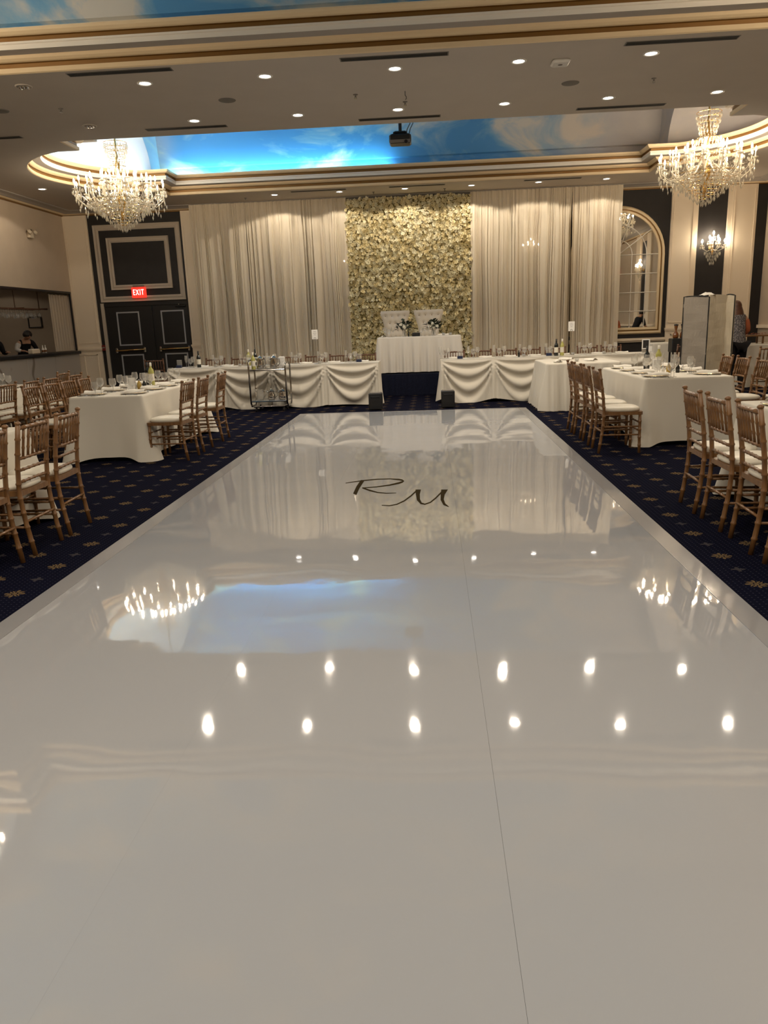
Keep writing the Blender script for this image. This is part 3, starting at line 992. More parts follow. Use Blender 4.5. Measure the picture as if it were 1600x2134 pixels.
# ================================================================== BACKDROP
def drape(x0, x1, y, label, seed, ztop=H - .02, zbot=.03):
    rnd = random.Random(seed)
    w = x1 - x0; n = int(w * 210)
    pleats = []
    q = x0 + .03
    while q < x1:
        pleats.append((q, rnd.uniform(.012, .055), rnd.uniform(.006, .012))); q += rnd.choice((.035, .05, .07, .12, .2))
    ph = [rnd.uniform(0, 6.3) for _ in range(8)]
    rows = []
    zs = [ztop, ztop - .04, ztop - .10, ztop - .25, ztop - .5, ztop - .9, 3.0, 2.4, 1.8, 1.2, .6, zbot]

    def fold(x, f):
        big = math.sin(x * 8.3 + ph[0] + 1.6 * math.sin(x * 2.1 + ph[1]))
        mid = math.sin(x * 21 + ph[2] + 1.3 * math.sin(x * 4.3 + ph[3]))
        fin = math.sin(x * 52 + ph[4] + 1.5 * math.sin(x * 9 + ph[5]))
        pl = -sum(d * math.exp(-((x - c) / g) ** 2) for c, d, g in pleats if abs(x - c) < .04)
        return pl * (.35 + .65 * f) + f * (.048 * math.tanh(2.2 * big) + .034 * math.copysign(abs(mid) ** .6, mid)) + .010 * fin * (1.25 - f * .6)
    for z in zs:
        f = min(1, max(.12, (ztop - z) / .9))
        r = []
        for i in range(n + 1):
            u = i / n; x = x0 + w * u
            xx = x + .015 * math.sin(z * 1.7 + x * 5 + ph[6]) * f * math.sin(PI * u)
            r.append((xx, y - .04 - fold(x, f), z))
        rows.append(r)
    t = thing('drape', label, 'curtain', ((x0 + x1) / 2, y, 0), 0, 'ivory drapes on the back wall')
    o = MB().grid(rows).build('drape_cloth', M_DRAPE, t, smooth=True)
    o.location = (-(x0 + x1) / 2, -y, 0)
    r = MB().tube([(x0 + .01, y + .01, ztop + .0), (x1 - .01, y + .01, ztop + .0)], .018, 8).build('drape_rod', M_FASCIA, t)
    r.location = (-(x0 + x1) / 2, -y, 0)


drape(-5.98, -4.55, 19.86, 'ivory sheer drape panel at the far left beside the black doors', 1)
drape(-4.55, -3.0, 19.86, 'ivory sheer drape panel second from the left on back wall', 2)
drape(-3.0, -2.03, 19.86, 'narrow ivory sheer drape panel left of the flower wall', 3)
drape(1.03, 2.17, 19.86, 'ivory sheer drape panel right of the flower wall', 4)
drape(2.17, 3.5, 19.86, 'middle ivory sheer drape panel on right of back wall with glowing sconce behind', 5)
drape(3.5, 4.70, 19.86, 'ivory sheer drape panel covering left half of arched mirror', 6)

# flower wall
FX0, FX1, FZ0, FZ1 = -2.05, 1.05, .45, H - .05
fw = thing('flower_wall', 'tall backdrop wall of cream artificial flowers behind the white thrones', 'flower wall', ((FX0 + FX1) / 2, 19.88, FZ0))
MB().box(FX0 + .02, FX1 - .02, 19.83, 19.90, 0, FZ1 - .02).build('flower_backing', M_MOSS, fw).location = (-fw.location.x, -fw.location.y, -fw.location.z)


def blossom(mb, c, s, nrm, spin, rnd):
    """cup of bent petals round nrm"""
    n = Vector(nrm).normalized(); u = n.orthogonal().normalized(); w = n.cross(u)
    for ring, (cnt, r0, r1, lift0, lift1) in enumerate(((6, .10, 1.0, 0, .30), (5, .08, .72, .12, .62), (4, .05, .40, .25, .82))):
        for k in range(cnt):
            a = spin + 2 * PI * (k + ring * .5) / cnt + rnd.uniform(-.15, .15)
            q = PI / cnt * .95
            rr = r1 * rnd.uniform(.85, 1.1)

            def P(ang, r, l): return tuple(Vector(c) + (u * math.cos(ang) + w * math.sin(ang)) * r * s + n * l * s)
            b = len(mb.v)
            mb.v += [P(a, r0, lift0), P(a - q, rr * .7, lift1 * .7), P(a, rr, lift1 * .95), P(a + q, rr * .7, lift1 * .7), P(a, rr * .6, lift1 * .45)]
            mb.face((b, b + 1, b + 4)); mb.face((b + 1, b + 2, b + 4)); mb.face((b + 2, b + 3, b + 4)); mb.face((b + 3, b, b + 4))


rnd = random.Random(11)
protos = []
for k in range(5):
    m_ = MB(); blossom(m_, (0, 0, 0), .072, (rnd.uniform(-.3, .3), -1, rnd.uniform(-.3, .25)), rnd.random() * 6, rnd)
    protos.append(m_)
pmesh = []
for k, m_ in enumerate(protos):
    me = bpy.data.meshes.new('blossom'); me.from_pydata(m_.v, [], m_.f)
    me.materials.append(M_PETAL2 if k % 2 else M_PETAL); me.update(); pmesh.append(me)
cells = []
nx, nz_ = 40, 54
for i in range(nx):
    for j in range(nz_):
        x = FX0 + (i + .5 + (.5 if j % 2 else 0)) * (FX1 - FX0) / (nx + .5) + rnd.uniform(-.02, .02)
        z = FZ0 + (j + .5) * (FZ1 - FZ0) / nz_ + rnd.uniform(-.02, .02)
        cells.append((x, z))
rnd.shuffle(cells)
cells.sort(key=lambda c: 0 if (c[1] > 1.75 or c[0] < -1.2 or c[0] > .75) else 1)
stuff = MB(); stuff2 = MB()
for i, (x, z) in enumerate(cells):
    y = 19.80 + rnd.uniform(-.045, .025)
    if i < 299:
        o = bpy.data.objects.new('blossom', pmesh[i % 5]); COL.objects.link(o); o.parent = fw
        o.location = (x - fw.location.x, y - fw.location.y, z - fw.location.z); o.rotation_euler = (0, rnd.uniform(0, 6.3), 0)
        s = rnd.uniform(.68, .98); o.scale = (s, s, s)
    else:
        blossom(stuff if rnd.random() < .6 else stuff2, (x - fw.location.x, y - fw.location.y, z - fw.location.z), rnd.uniform(.044, .070),
                (rnd.uniform(-.9, .9), -1, rnd.uniform(-.9, .7)), rnd.random() * 6, rnd)
stuff.build('blossom_mass', M_PETAL, fw, kind='stuff')
stuff2.build('blossom_mass', M_PETAL2, fw, kind='stuff')

# stage
st = thing('stage_platform', 'low stage platform with navy pleated skirt under the sweetheart table', 'stage', (-.5, 15.95, 0))
MB().box(-2.4, 1.9, .03, 3.6, .41, .44).build('stage_deck', M_SKIRT, st)
rows = []
n = 220
pts = [(-2.4, 3.6), (-2.4, 0), (1.9, 0), (1.9, 3.6)]
seglen = [3.6, 4.3, 3.6]
line = []
for s in range(3):
    a, b = pts[s], pts[s + 1]
    k = int(seglen[s] * 40)
    for i in range(k + 1):
        f = i / k
        off = .012 * math.sin(i * 1.25)
        nx_, ny_ = ((-1, 0), (0, -1), (1, 0))[s]
        line.append((a[0] + (b[0] - a[0]) * f + nx_ * off, a[1] + (b[1] - a[1]) * f + ny_ * off))
MB().grid([[(x, y, z) for x, y in line] for z in (.005, .43)]).build('stage_skirt', M_SKIRT, st, smooth=True)

#@@PART2@@
# ================================================================== DANCE FLOOR
df = thing('dance_floor', 'long glossy white vinyl dance floor with bronze monogram in the room centre', 'dance floor', (0, 0, 0))
DX0, DX1, DY0, DY1 = -2.255, 1.56, -3.0, 12.93
for a, b in ((DX0, -.90), (-.8998, .1755), (.1762, DX1)):
    MB().box(a, b, DY0, DY1, .0, .010).build('vinyl_sheet', M_VINYL, df)
tw_ = .105
for x0, x1, y0, y1 in ((DX0 - .02, DX0 + tw_, DY0, DY1), (DX1 - tw_, DX1 + .02, DY0, DY1), (DX0 + tw_, DX1 - tw_, DY1 - .05, DY1 + .02)):
    MB().box(x0, x1, y0, y1, .0, .0125).build('edge_tape', M_TAPE, df)
STROKES = {"r_stem": [[-0.699, 7.091, -0.659, 7.087], [-0.714, 6.801, -0.677, 6.718], [-0.715, 6.498, -0.679, 6.432]],
 "r_bowl": [[-0.83, 6.944, -0.835, 6.974], [-0.758, 6.991, -0.763, 7.031], [-0.659, 7.04, -0.665, 7.092], [-0.538, 7.086, -0.542, 7.133], [-0.414, 7.09, -0.416, 7.132], [-0.329, 7.034, -0.331, 7.106], [-0.299, 7.002, -0.297, 7.07], [-0.29, 6.994, -0.276, 6.992], [-0.299, 6.992, -0.29, 6.917], [-0.327, 6.949, -0.32, 6.867], [-0.413, 6.849, -0.407, 6.791], [-0.528, 6.777, -0.524, 6.734], [-0.655, 6.743, -0.65, 6.701]],
 "r_leg": [[-0.653, 6.705, -0.654, 6.758], [-0.574, 6.578, -0.574, 6.639], [-0.499, 6.498, -0.5, 6.542], [-0.42, 6.46, -0.421, 6.495], [-0.33, 6.47, -0.331, 6.492]],
 "m_entry": [[-0.43, 6.016, -0.431, 6.042], [-0.366, 5.987, -0.368, 6.022], [-0.304, 6.029, -0.309, 6.069], [-0.245, 6.15, -0.252, 6.195], [-0.194, 6.331, -0.203, 6.374], [-0.151, 6.519, -0.16, 6.568], [-0.134, 6.576, -0.14, 6.615]],
 "m_first": [[-0.164, 6.607, -0.114, 6.602], [-0.157, 6.411, -0.122, 6.41], [-0.143, 6.182, -0.118, 6.222], [-0.111, 6.038, -0.102, 6.094], [-0.074, 6.009, -0.076, 6.055], [-0.028, 6.073, -0.033, 6.114], [0.019, 6.229, 0.011, 6.269], [0.068, 6.435, 0.059, 6.475], [0.087, 6.54, 0.081, 6.57]],
 "m_second": [[0.066, 6.583, 0.126, 6.577], [0.059, 6.41, 0.093, 6.369], [0.055, 6.174, 0.082, 6.192], [0.076, 5.987, 0.092, 6.042], [0.116, 5.916, 0.119, 5.935]]}
for nm, keys in (('monogram_letter', ('r_stem', 'r_bowl', 'r_leg')), ('monogram_letter', ('m_entry', 'm_first', 'm_second'))):
    mb = MB()
    for q, k in enumerate(keys):
        z = .0106 + q * .0002
        mb.grid([[(a, b, z) for a, b, c, d in STROKES[k]], [(c, d, z) for a, b, c, d in STROKES[k]]])
    mb.build(nm, M_DECAL, df)

# ================================================================== CHIAVARI CHAIR
def bamboo(path, r, n):
    """resample a path and add node rings"""
    P = [Vector(p) for p in path]; L = [0]
    for a, b in zip(P, P[1:]): L.append(L[-1] + (b - a).length)
    tot = L[-1]

    def at(s):
        for i in range(len(P) - 1):
            if s <= L[i + 1] + 1e-9:
                f = (s - L[i]) / (L[i + 1] - L[i]); return P[i].lerp(P[i + 1], f)
        return P[-1]
    out, rad = [], []
    for k in range(n + 1):
        s0 = tot * k / n
        if 0 < k < n:
            for ds, q in ((-.010, 1.0), (-.003, 1.24), (.003, 1.24), (.010, 1.0)): out.append(at(s0 + ds)); rad.append(r * q)
        else: out.append(at(s0)); rad.append(r)
    return out, rad


def make_chair(wood, name='chiavari_chair'):
    t = thing(name, 'x', 'chair')
    B = lambda nm, path, r, n, seg=8, par=t: MB().tube(*bamboo(path, r, n), seg).build(nm, wood, par, smooth=True)
    for s in (-1, 1):
        pp = [(s * .185, -.235, 0), (s * .188, -.20, .25), (s * .19, -.188, .44), (s * .19, -.205, .62), (s * .19, -.25, .90)]
        lg = B('back_leg', pp, .0165, 9)
        MB().lathe([(.015, 0), (.021, .004), (.021, .014), (.012, .022), (.001, .024)], 8, (s * .19, -.251, .897)).build('finial', wood, lg, smooth=True)
        B('front_leg', [(s * .205, .195, 0), (s * .195, .19, .43)], .0165, 5)
        B('side_stretcher', [(s * .19, -.205, .20), (s * .20, .19, .20)], .0095, 4, 6)
        B('side_stretcher', [(s * .19, -.20, .29), (s * .20, .19, .29)], .0095, 4, 6)
    B('front_stretcher', [(-.20, .192, .24), (.20, .192, .24)], .0095, 4, 6)
    B('front_stretcher', [(-.20, .192, .33), (.20, .192, .33)], .0095, 4, 6)
    B('back_stretcher', [(-.188, -.21, .24), (.188, -.21, .24)], .0095, 4, 6)

    def rail(z, y, r, bow): return [(-.19, y, z), (-.10, y - bow, z + .004), (0, y - bow * 1.3, z + .006), (.10, y - bow, z + .004), (.19, y, z)]
    B('top_rail', rail(.872, -.246, .013, .015), .013, 6)
    B('middle_rail', rail(.668, -.213, .012, .012), .0115, 6)
    B('lower_rail', rail(.588, -.201, .011, .008), .0105, 6, 6)
    B('lower_rail', rail(.508, -.194, .011, .006), .0105, 6, 6)
    for k in range(6):
        x = -.135 + .054 * k
        bow = .018 * (1 - (x / .19) ** 2)
        B('spindle', [(x, -.213 - bow * .8, .67), (x, -.246 - bow, .872)], .0088, 3, 6)
    fr = MB()
    pts = [(-.185, -.20), (.185, -.20), (.215, .20), (.19, .22), (-.19, .22), (-.215, .20)]
    for z0, z1, sc_ in ((.415, .45, 1.0),):
        b = len(fr.v)
        for z in (z0, z1): fr.v += [(x, y, z) for x, y in pts]
        for k in range(6):
            l = (k + 1) % 6; fr.face((k, l, 6 + l, 6 + k))
        fr.face(range(6, 12)); fr.face(list(range(6))[::-1])
    fr.build('seat_frame', wood, t)
    cu = MB()

    def ring(sx, sy, z, n=24):
        r = []
        for k in range(n):
            a = 2 * PI * k / n; c, s = math.cos(a), math.sin(a)
            e = 3.6
            q = (abs(c) ** e + abs(s) ** e) ** (-1 / e)
            r.append((c * q * sx * (1 + .08 * s), s * q * sy + .008, z))
        return r
    lv = [(.185, .19, .450), (.197, .203, .462), (.198, .204, .478), (.185, .190, .493), (.12, .125, .503), (.04, .04, .506)]
    for a, b, z in lv: cu.v += ring(a, b, z)
    for i in range(len(lv) - 1):
        for k in range(24):
            l = (k + 1) % 24; cu.face((i * 24 + k, i * 24 + l, (i + 1) * 24 + l, (i + 1) * 24 + k))
    cu.face(range((len(lv) - 1) * 24, len(lv) * 24))
    cu.build('seat_cushion', M_CUSH, t, smooth=True)
    return t


chair = make_chair(M_GOLDW)
rchair = make_chair(M_REDW)
GC = 'gold chiavari chairs'
# facing: rz rotates local +Y (the way the sitter looks); -pi/2 looks to +X, pi/2 looks to -X
RIGHT, LEFT, AWAY, NEAR = -PI / 2, PI / 2, 0, PI


def seat_row(xb, ys, face, what, grp=GC):
    """chairs whose back rails run along Y at x = xb"""
    for i, y in enumerate(ys):
        x = xb + (.25 if face == RIGHT else -.25)
        place(chair, (x, y, 0), face + random.uniform(-.05, .05), 'gold chiavari chair, %s from camera %s' % (ORD[i], what), grp)


seat_row(1.80, (8.50, 9.05, 9.60, 10.12), RIGHT, 'on the aisle side of right long table')
seat_row(3.92, (9.30, 9.92, 10.45), LEFT, 'on the far side of right long table')
seat_row(1.93, (4.20, 4.74, 5.27, 5.77), RIGHT, 'on the aisle side of near right table')
seat_row(-2.82, (8.71, 9.31, 10.16), LEFT, 'on the aisle side of left long table')
seat_row(-4.72, (8.72, 9.19, 9.65, 10.12), RIGHT, 'on the bar side of left long table')
seat_row(-2.72, (4.45, 4.99, 5.48), LEFT, 'on the aisle side of near left table')
seat_row(-5.34, (9.32, 9.90, 10.45, 11.2), LEFT, 'beside the table nearest the bar')
place(chair, (-6.1, 11.86, 0), LEFT, 'gold chiavari chair alone before the marble bar front', GC)
place(chair, (4.12, 9.12, 0), .12, 'gold chiavari chair at right edge with its back to the camera', GC)
place(chair, (5.42, 12.7, 0), -.2, 'gold chiavari chair at right edge behind the others, by the white cloth table', GC)
HLX = [-4.43, -3.9, -3.37, -2.85, -2.365, -1.866, -1.32]
for i, x in enumerate(HLX):
    place(rchair, (x, 15.33, 0), NEAR, 'brown chiavari chair, %s from left behind the left head table' % ORD[i], 'brown chairs behind the head tables')
HRX = [.465, 1.0, 1.50, 1.97, 2.46, 3.09, 3.55]
for i, x in enumerate(HRX):
    place(rchair, (x, 15.25, 0), NEAR, 'brown chiavari chair, %s from left behind the right head table' % ORD[i], 'brown chairs behind the head tables')
place(rchair, (-6.0, 16.4, 0), .25, 'reddish chiavari chair alone in front of the black double door', 'brown chairs behind the head tables')
place(rchair, (4.68, 14.75, 0), .15, 'brown chiavari chair beside the amber jars, left of the folding screen', 'brown chairs behind the head tables')

# ================================================================== TABLES AND CLOTHS
def perim(x0, x1, y0, y1, r, step):
    P = []
    cs = [(x1 - r, y0 + r, -PI / 2), (x1 - r, y1 - r, 0), (x0 + r, y1 - r, PI / 2), (x0 + r, y0 + r, PI)]
    for i in range(4):
        cx, cy, a = cs[i]
        for k in range(6):
            t = a + PI / 2 * k / 5
            P.append((cx + r * math.cos(t), cy + r * math.sin(t), math.cos(t), math.sin(t), 0 if k in (0, 5) else 1))
        nx_, ny_, na = cs[(i + 1) % 4]
        ex, ey = P[-1][0], P[-1][1]
        sx, sy = nx_ + r * math.cos(na), ny_ + r * math.sin(na)
        L = math.hypot(sx - ex, sy - ey); n = max(2, int(L / step))
        for k in range(1, n): P.append((ex + (sx - ex) * k / n, ey + (sy - ey) * k / n, math.cos(na), math.sin(na), 0))
    return P


def cloth(label, x0, x1, y0, y1, z, hem=.05, amp=.012, freq=9, flare=.03, cflare=.13, chem=.005, m=None, seed=1, group=None, name='tablecloth', step=.03):
    rnd = random.Random(seed); p1, p2 = rnd.uniform(0, 6), rnd.uniform(0, 6)
    P = perim(x0, x1, y0, y1, .035, step); n = len(P)
    S = [0]
    for i in range(1, n): S.append(S[-1] + math.hypot(P[i][0] - P[i - 1][0], P[i][1] - P[i - 1][1]))
    cor = [(x0, y0), (x1, y0), (x1, y1), (x0, y1)]
    mb = MB()
    ix, iy = (x0 + x1) / 2, (y0 + y1) / 2
    top = []
    for x, y, a, b, c in P: top.append((x - a * .02, y - b * .02, z))
    mb.v += top
    lv = [0, .03, .09, .18, .32, .48, .65, .82, 1.0]
    for t in lv:
        for i, (x, y, a, b, c) in enumerate(P):
            dc = min(math.hypot(x - u, y - v) for u, v in cor)
            cf = math.exp(-(dc / .15) ** 2)
            h = hem + (chem - hem) * cf
            zz = z - .006 - (z - .006 - h) * t
            f = amp * (math.sin(S[i] * freq + p1 + .8 * math.sin(S[i] * 2.3 + p2)) + .4 * math.sin(S[i] * freq * 2.7 + p2)) * min(1, t * 1.3)
            d = flare * t + f + cflare * cf * t ** 1.3
            mb.v.append((x + a * d, y + b * d, zz))
    mb.face(range(n))
    for r in range(len(lv)):
        for k in range(n):
            l = (k + 1) % n
            mb.face((r * n + k, (r + 1) * n + k, (r + 1) * n + l, r * n + l))
    o = mb.build(name, m or M_CLOTH, None, smooth=True)
    o.data.polygons[0].use_smooth = False
    return tag(o, label, 'tablecloth', group)


def table(label, x0, x1, y0, y1, z, group='folding banquet tables'):
    t = thing('banquet_table', label, 'table', ((x0 + x1) / 2, (y0 + y1) / 2, 0), 0, group)
    w, d = (x1 - x0) / 2 - .01, (y1 - y0) / 2 - .01
    MB().cbox((0, 0, z - .025), (2 * w, 2 * d, .03), bev=.008).build('tabletop', M_GREYP, t)
    for sx in (-1, 1):
        for sy in (-1, 1):
            MB().tube([(sx * (w - .12), sy * (d - .12), 0), (sx * (w - .12), sy * (d - .12), z - .04)], .016, 6).build('leg', M_STEEL, t)
    return t


TZ = .762
TG = 'ivory cloths on the long guest tables'
table('folding table hidden under left long ivory cloth', -4.22, -3.34, 8.58, 10.95, TZ)
cloth('ivory cloth on the left long table with open corner drape', -4.22, -3.34, 8.58, 10.95, TZ, seed=2, group=TG, flare=.02, cflare=.16)
table('folding table hidden under right long ivory cloth', 2.40, 3.38, 8.76, 10.95, TZ)
cloth('ivory cloth on the right long table before the folding screen', 2.40, 3.38, 8.76, 10.95, TZ, seed=3, group=TG, flare=.02, cflare=.16)
table('folding table hidden under near left ivory cloth', -4.25, -3.22, 3.4, 5.85, TZ)
cloth('ivory cloth on the near left table at left edge', -4.25, -3.22, 3.4, 5.85, TZ, seed=4, group=TG, flare=.02, cflare=.14)
table('folding table hidden under near right ivory cloth', 2.44, 3.5, 3.6, 6.22, TZ)
cloth('ivory cloth on the near right table at right edge', 2.44, 3.5, 3.6, 6.22, TZ, seed=5, group=TG, flare=.02, cflare=.14)
table('folding table hidden under ivory cloth nearest the bar', -6.9, -5.84, 8.7, 11.4, TZ)
cloth('ivory cloth on the table nearest the bar', -6.9, -5.84, 8.7, 11.4, TZ, seed=6, group=TG, flare=.02)
table('folding table hidden under pleated ivory cloth', 1.83, 3.0, 12.35, 13.75, TZ)
cloth('ivory cloth hanging in deep pleats on the small table beside right head table', 1.83, 3.0, 12.35, 13.75, TZ, hem=.012, amp=.028, freq=34, flare=.07, cflare=.03, chem=.012, seed=7, step=.018)


def swag_cloth(label, x0, x1, bays, yf, yb, z, seed):
    """cloth with gathered swags along its front face"""
    rnd = random.Random(seed)
    mb = MB()
    W = (x1 - x0) / bays
    nu, nv = 44, 46
    zt = z
    cols = []
    for b in range(bays):
        dv = rnd.uniform(.9, 1.1); lop = rnd.uniform(-.12, .12)
        for i in range(nu + (1 if b == bays - 1 else 0)):
            u = i / nu; u = min(max(u, 1e-4), 1 - 1e-4)
            cols.append((x0 + W * (b + i / nu), u ** (1 + lop), dv, b))
    rows = []
    for j in range(nv + 1):
        v = j / nv
        r = []
        for x, u, dv, b in cols:
            sag = 4 * u * (1 - u)
            k = v / (.80 * sag ** .8 * dv + .045)
            kk = min(k, 1.32)
            tri = math.sin(2 * PI * (2.6 * kk ** .85) + b)
            env = min(1, 3.0 * sag) * min(1, v * 9) * (1 if k < 1.32 else max(.0, 1 - (k - 1.32) * 1.2))
            d = .036 * env * (abs(tri) ** .75 * math.copysign(1, tri) + .35)
            # cascade folds falling from the gather points
            du = min(u, 1 - u) * W
            tail = math.exp(-(du / .13) ** 2) * min(1, v * 4)
            d += tail * (.035 + .025 * math.sin(du * 95 + b)) + .05 * v * v
            hem = .055 * (1 - sag) * .7 + .012 + .02 * math.sin(x * 5 + seed)
            zz = zt - .004 - (zt - .004 - hem) * v
            r.append((x, yf - d, zz))
        rows.append(r)
    mb.grid(rows)
    fr0 = [p for p in rows[0]]
    # top surface
    mb.grid([[(p[0], p[1], zt) for p in fr0], [(p[0], yb, zt) for p in fr0]])
    # ends and back
    for xe, s in ((x0, -1), (x1, 1)):
        rr = []
        edge = 0 if s < 0 else -1
        for j in range(0, nv + 1, 3):
            v = j / nv
            fe = rows[j][edge]
            line = []
            for q in range(17):
                f = q / 16
                d = .09 * v ** 1.2 * math.exp(-(f / .3) ** 2) + .014 * math.sin(f * 21 + seed) * v + .02 * v
                zz = zt - (zt - .02) * v if q else fe[2]
                line.append((xe + s * (d if q else .0), fe[1] + (yb - fe[1]) * f, zz))
            rr.append(line)
        # pull the front corner out with the end drape
        mb.grid(rr)
    mb.grid([[(x0, yb, zt), (x1, yb, zt)], [(x0, yb + .02, .03), (x1, yb + .02, .03)]])
    o = mb.build('swagged_tablecloth', M_CLOTH, None, smooth=True)
    return tag(o, label, 'tablecloth', 'swagged cloths on the head tables')


HZ = .785
swag_cloth('ivory cloth gathered in swags on the left head table behind the trolley', -4.96, -.98, 4, 14.15, 14.9, HZ, 3)
table('long folding table hidden under the left swagged cloth', -4.94, -1.0, 14.2, 14.88, HZ)
swag_cloth('ivory cloth gathered in swags on the right head table', .17, 4.05, 4, 14.2, 14.95, HZ, 8)
table('long folding table hidden under the right swagged cloth', .19, 4.03, 14.25, 14.93, HZ)

# sweetheart table on the stage
SZ = 1.195
table('round ended table hidden under the white sweetheart cloth', -1.13, .63, 16.25, 16.85, SZ).location.z = 0
o = cloth('white satin cloth in soft folds on sweetheart table before the thrones', -1.13, .63, 16.25, 16.85, SZ, hem=.465, amp=.038, freq=23, flare=.06, cflare=.05, chem=.46, m=M_CLOTHW, seed=12, step=.015)
for ob in list(bpy.data.objects):
    if ob.name.startswith('banquet_table') and abs(ob.location.y - 16.55) < .01:
        for chd in ob.children:
            if chd.name.startswith('leg'):
                chd.scale.z = (SZ - .04 - .44) / (SZ - .04); chd.location.z = .44

# thrones
def make_throne():
    t = thing('throne_chair', 'x', 'chair')
    # back outline (x half-width by height above deck)
    prof = [(.20, .30), (.205, .55), (.215, .75), (.245, .95), (.29, 1.12), (.325, 1.22), (.335, 1.28), (.32, 1.315)]
    def hw(z):
        for (w0, z0), (w1, z1) in zip(prof, prof[1:]):
            if z <= z1: return w0 + (w1 - w0) * max(0, (z - z0) / (z1 - z0))
        return prof[-1][0]
    btn = []
    for rj, z in enumerate((1.20, 1.04, .88, .72, .56)):
        n = 4 if rj % 2 == 0 else 3
        for k in range(n):
            btn.append(((k - (n - 1) / 2) * .135 * hw(z) / .30, z))
    rows = []
    nzr, nxr = 44, 32
    for j in range(nzr + 1):
        z = .30 + (1.315 - .30) * j / nzr
        r = []
        for i in range(nxr + 1):
            u = -1 + 2 * i / nxr
            x = u * hw(z)
            edge = (1 - abs(u) ** 6) * min(1, (1.33 - z) / .05) ** .5
            d = .05 * edge
            for bx, bz in btn:
                q = math.hypot(x - bx, z - bz)
                d -= .035 * math.exp(-(q / .030) ** 2)
            r.append((x, .28 - .03 - d - .10 * max(0, z - 1.0) * 0 + .10 * (z - .3), z))
        rows.append(r)
    mb = MB().grid(rows)
    back = [[(p[0], p[1] + (.10 if 0 < i < nxr else .07), p[2]) for i, p in enumerate(r)] for r in rows]
    mb.grid([list(reversed(r)) for r in back])
    for a, b in ((0, 0), (-1, -1)):
        mb.grid([[r[a] for r in rows], [r[b] for r in back]])
    mb.grid([rows[-1], back[-1]])
    bk = mb.build('tufted_backrest', M_TUFT, t, smooth=True)
    for bx, bz in btn:
        MB().lathe([(.001, -.012), (.010, -.008), (.013, 0)], 8).build('tuft_button', M_BTN, bk)
        ob = bk.children[-1] if False else None
    for ob, (bx, bz) in zip([c for c in bk.children], btn):
        ob.location = (bx, .28 - .03 - .018 + .10 * (bz - .3), bz); ob.rotation_euler = (-PI / 2, 0, 0)
    MB().cbox((0, -.02, .36), (.56, .56, .16), bev=.04).build('seat_cushion', M_TUFT, t, smooth=False)
    for s in (-1, 1):
        MB().tube([(s * .27, -.25, .0), (s * .26, -.24, .28)], [.018, .03], 8).build('leg', M_TUFT, t)
        MB().tube([(s * .20, .26, .0), (s * .20, .24, .30)], [.018, .03], 8).build('leg', M_TUFT, t)
    return t


th = make_throne()
place(th, (-.80, 17.32, .44), 0, 'white button tufted throne chair on the left behind sweetheart table', 'white throne chairs')
place(th, (-.04, 17.32, .44), 0, 'white button tufted throne chair on the right behind sweetheart table', 'white throne chairs')

# ================================================================== TABLEWARE
def make_glass(h, rb, rr, bowl, name, water=False):
    t = thing(name, 'x', 'glass')
    MB().lathe([(.001, .004), (.030, .003), (.033, 0)], 14).build('foot', M_GLASS, t, smooth=True)
    MB().lathe([(.010, .003), (.0045, .02), (.004, h - bowl - .01), (.008, h - bowl)], 8).build('stem', M_GLASS, t, smooth=True)
    MB().lathe([(.006, h - bowl), (rb * .6, h - bowl + .012), (rb * .93, h - bowl * .72), (rb, h - bowl * .5), (rb * .97, h - bowl * .25), (rr, h)], 16).build('bowl', M_GLASS, t, smooth=True)
    return t


wine = make_glass(.205, .040, .032, .105, 'wine_glass')
goblet = make_glass(.170, .043, .038, .105, 'water_goblet')
flute = make_glass(.225, .026, .024, .135, 'champagne_flute')
plate = thing('charger_plate', 'x', 'plate')
MB().lathe([(.001, .010), (.095, .008), (.105, .012), (.150, .018), (.155, .016), (.150, .012), (.100, .002), (.001, .001)], 28).build('plate_body', M_PORC, plate, smooth=True)
MB().lathe([(.1555, .0155), (.158, .0165), (.1555, .018)], 28).build('gold_rim', M_BRASS, plate)
sid = tag(MB().lathe([(.001, .006), (.05, .005), (.058, .009), (.080, .014), (.082, .012), (.056, .001), (.001, 0)], 22).build('side_plate', M_PORC, None, smooth=True), 'x', 'plate')
nap = MB()
for i in range(7):      # soft folded napkin
    pass
rows = []
for i in range(9):
    u = i / 8; r = []
    for j in range(15):
        v = j / 14
        r.append((-.05 + .10 * u, -.12 + .24 * v, .006 + .026 * math.sin(PI * u) ** .6 + .004 * math.sin(v * 9 + u * 4)))
    rows.append(r)
nap.grid(rows); nap.box(-.05, .05, -.12, .12, 0, .007)
nap = tag(nap.build('napkin', M_NAP, None, smooth=True), 'x', 'napkin')


def cutlery(kind):
    mb = MB()
    if kind == 'fork':
        mb.tube([(0, -.10, .003), (0, .03, .005), (0, .05, .004)], [.005, .0035, .006], 6)
        for k in (-.008, -.003, .003, .008): mb.tube([(k, .05, .004), (k, .10, .005)], .0016, 4)
    elif kind == 'knife':
        mb.tube([(0, -.11, .004), (0, .0, .004)], [.006, .005], 6); mb.cbox((0, .055, .004), (.016, .11, .003))
    else:
        mb.tube([(0, -.10, .003), (0, .05, .005)], [.005, .003], 6)
        mb.lathe([(.001, -.003), (.014, .0), (.02, .006)], 10, (0, .075, .004))
    return tag(mb.build(kind, M_STEEL, None, smooth=True), 'x', 'cutlery')


fork, knife, spoon = cutlery('fork'), cutlery('knife'), cutlery('spoon')


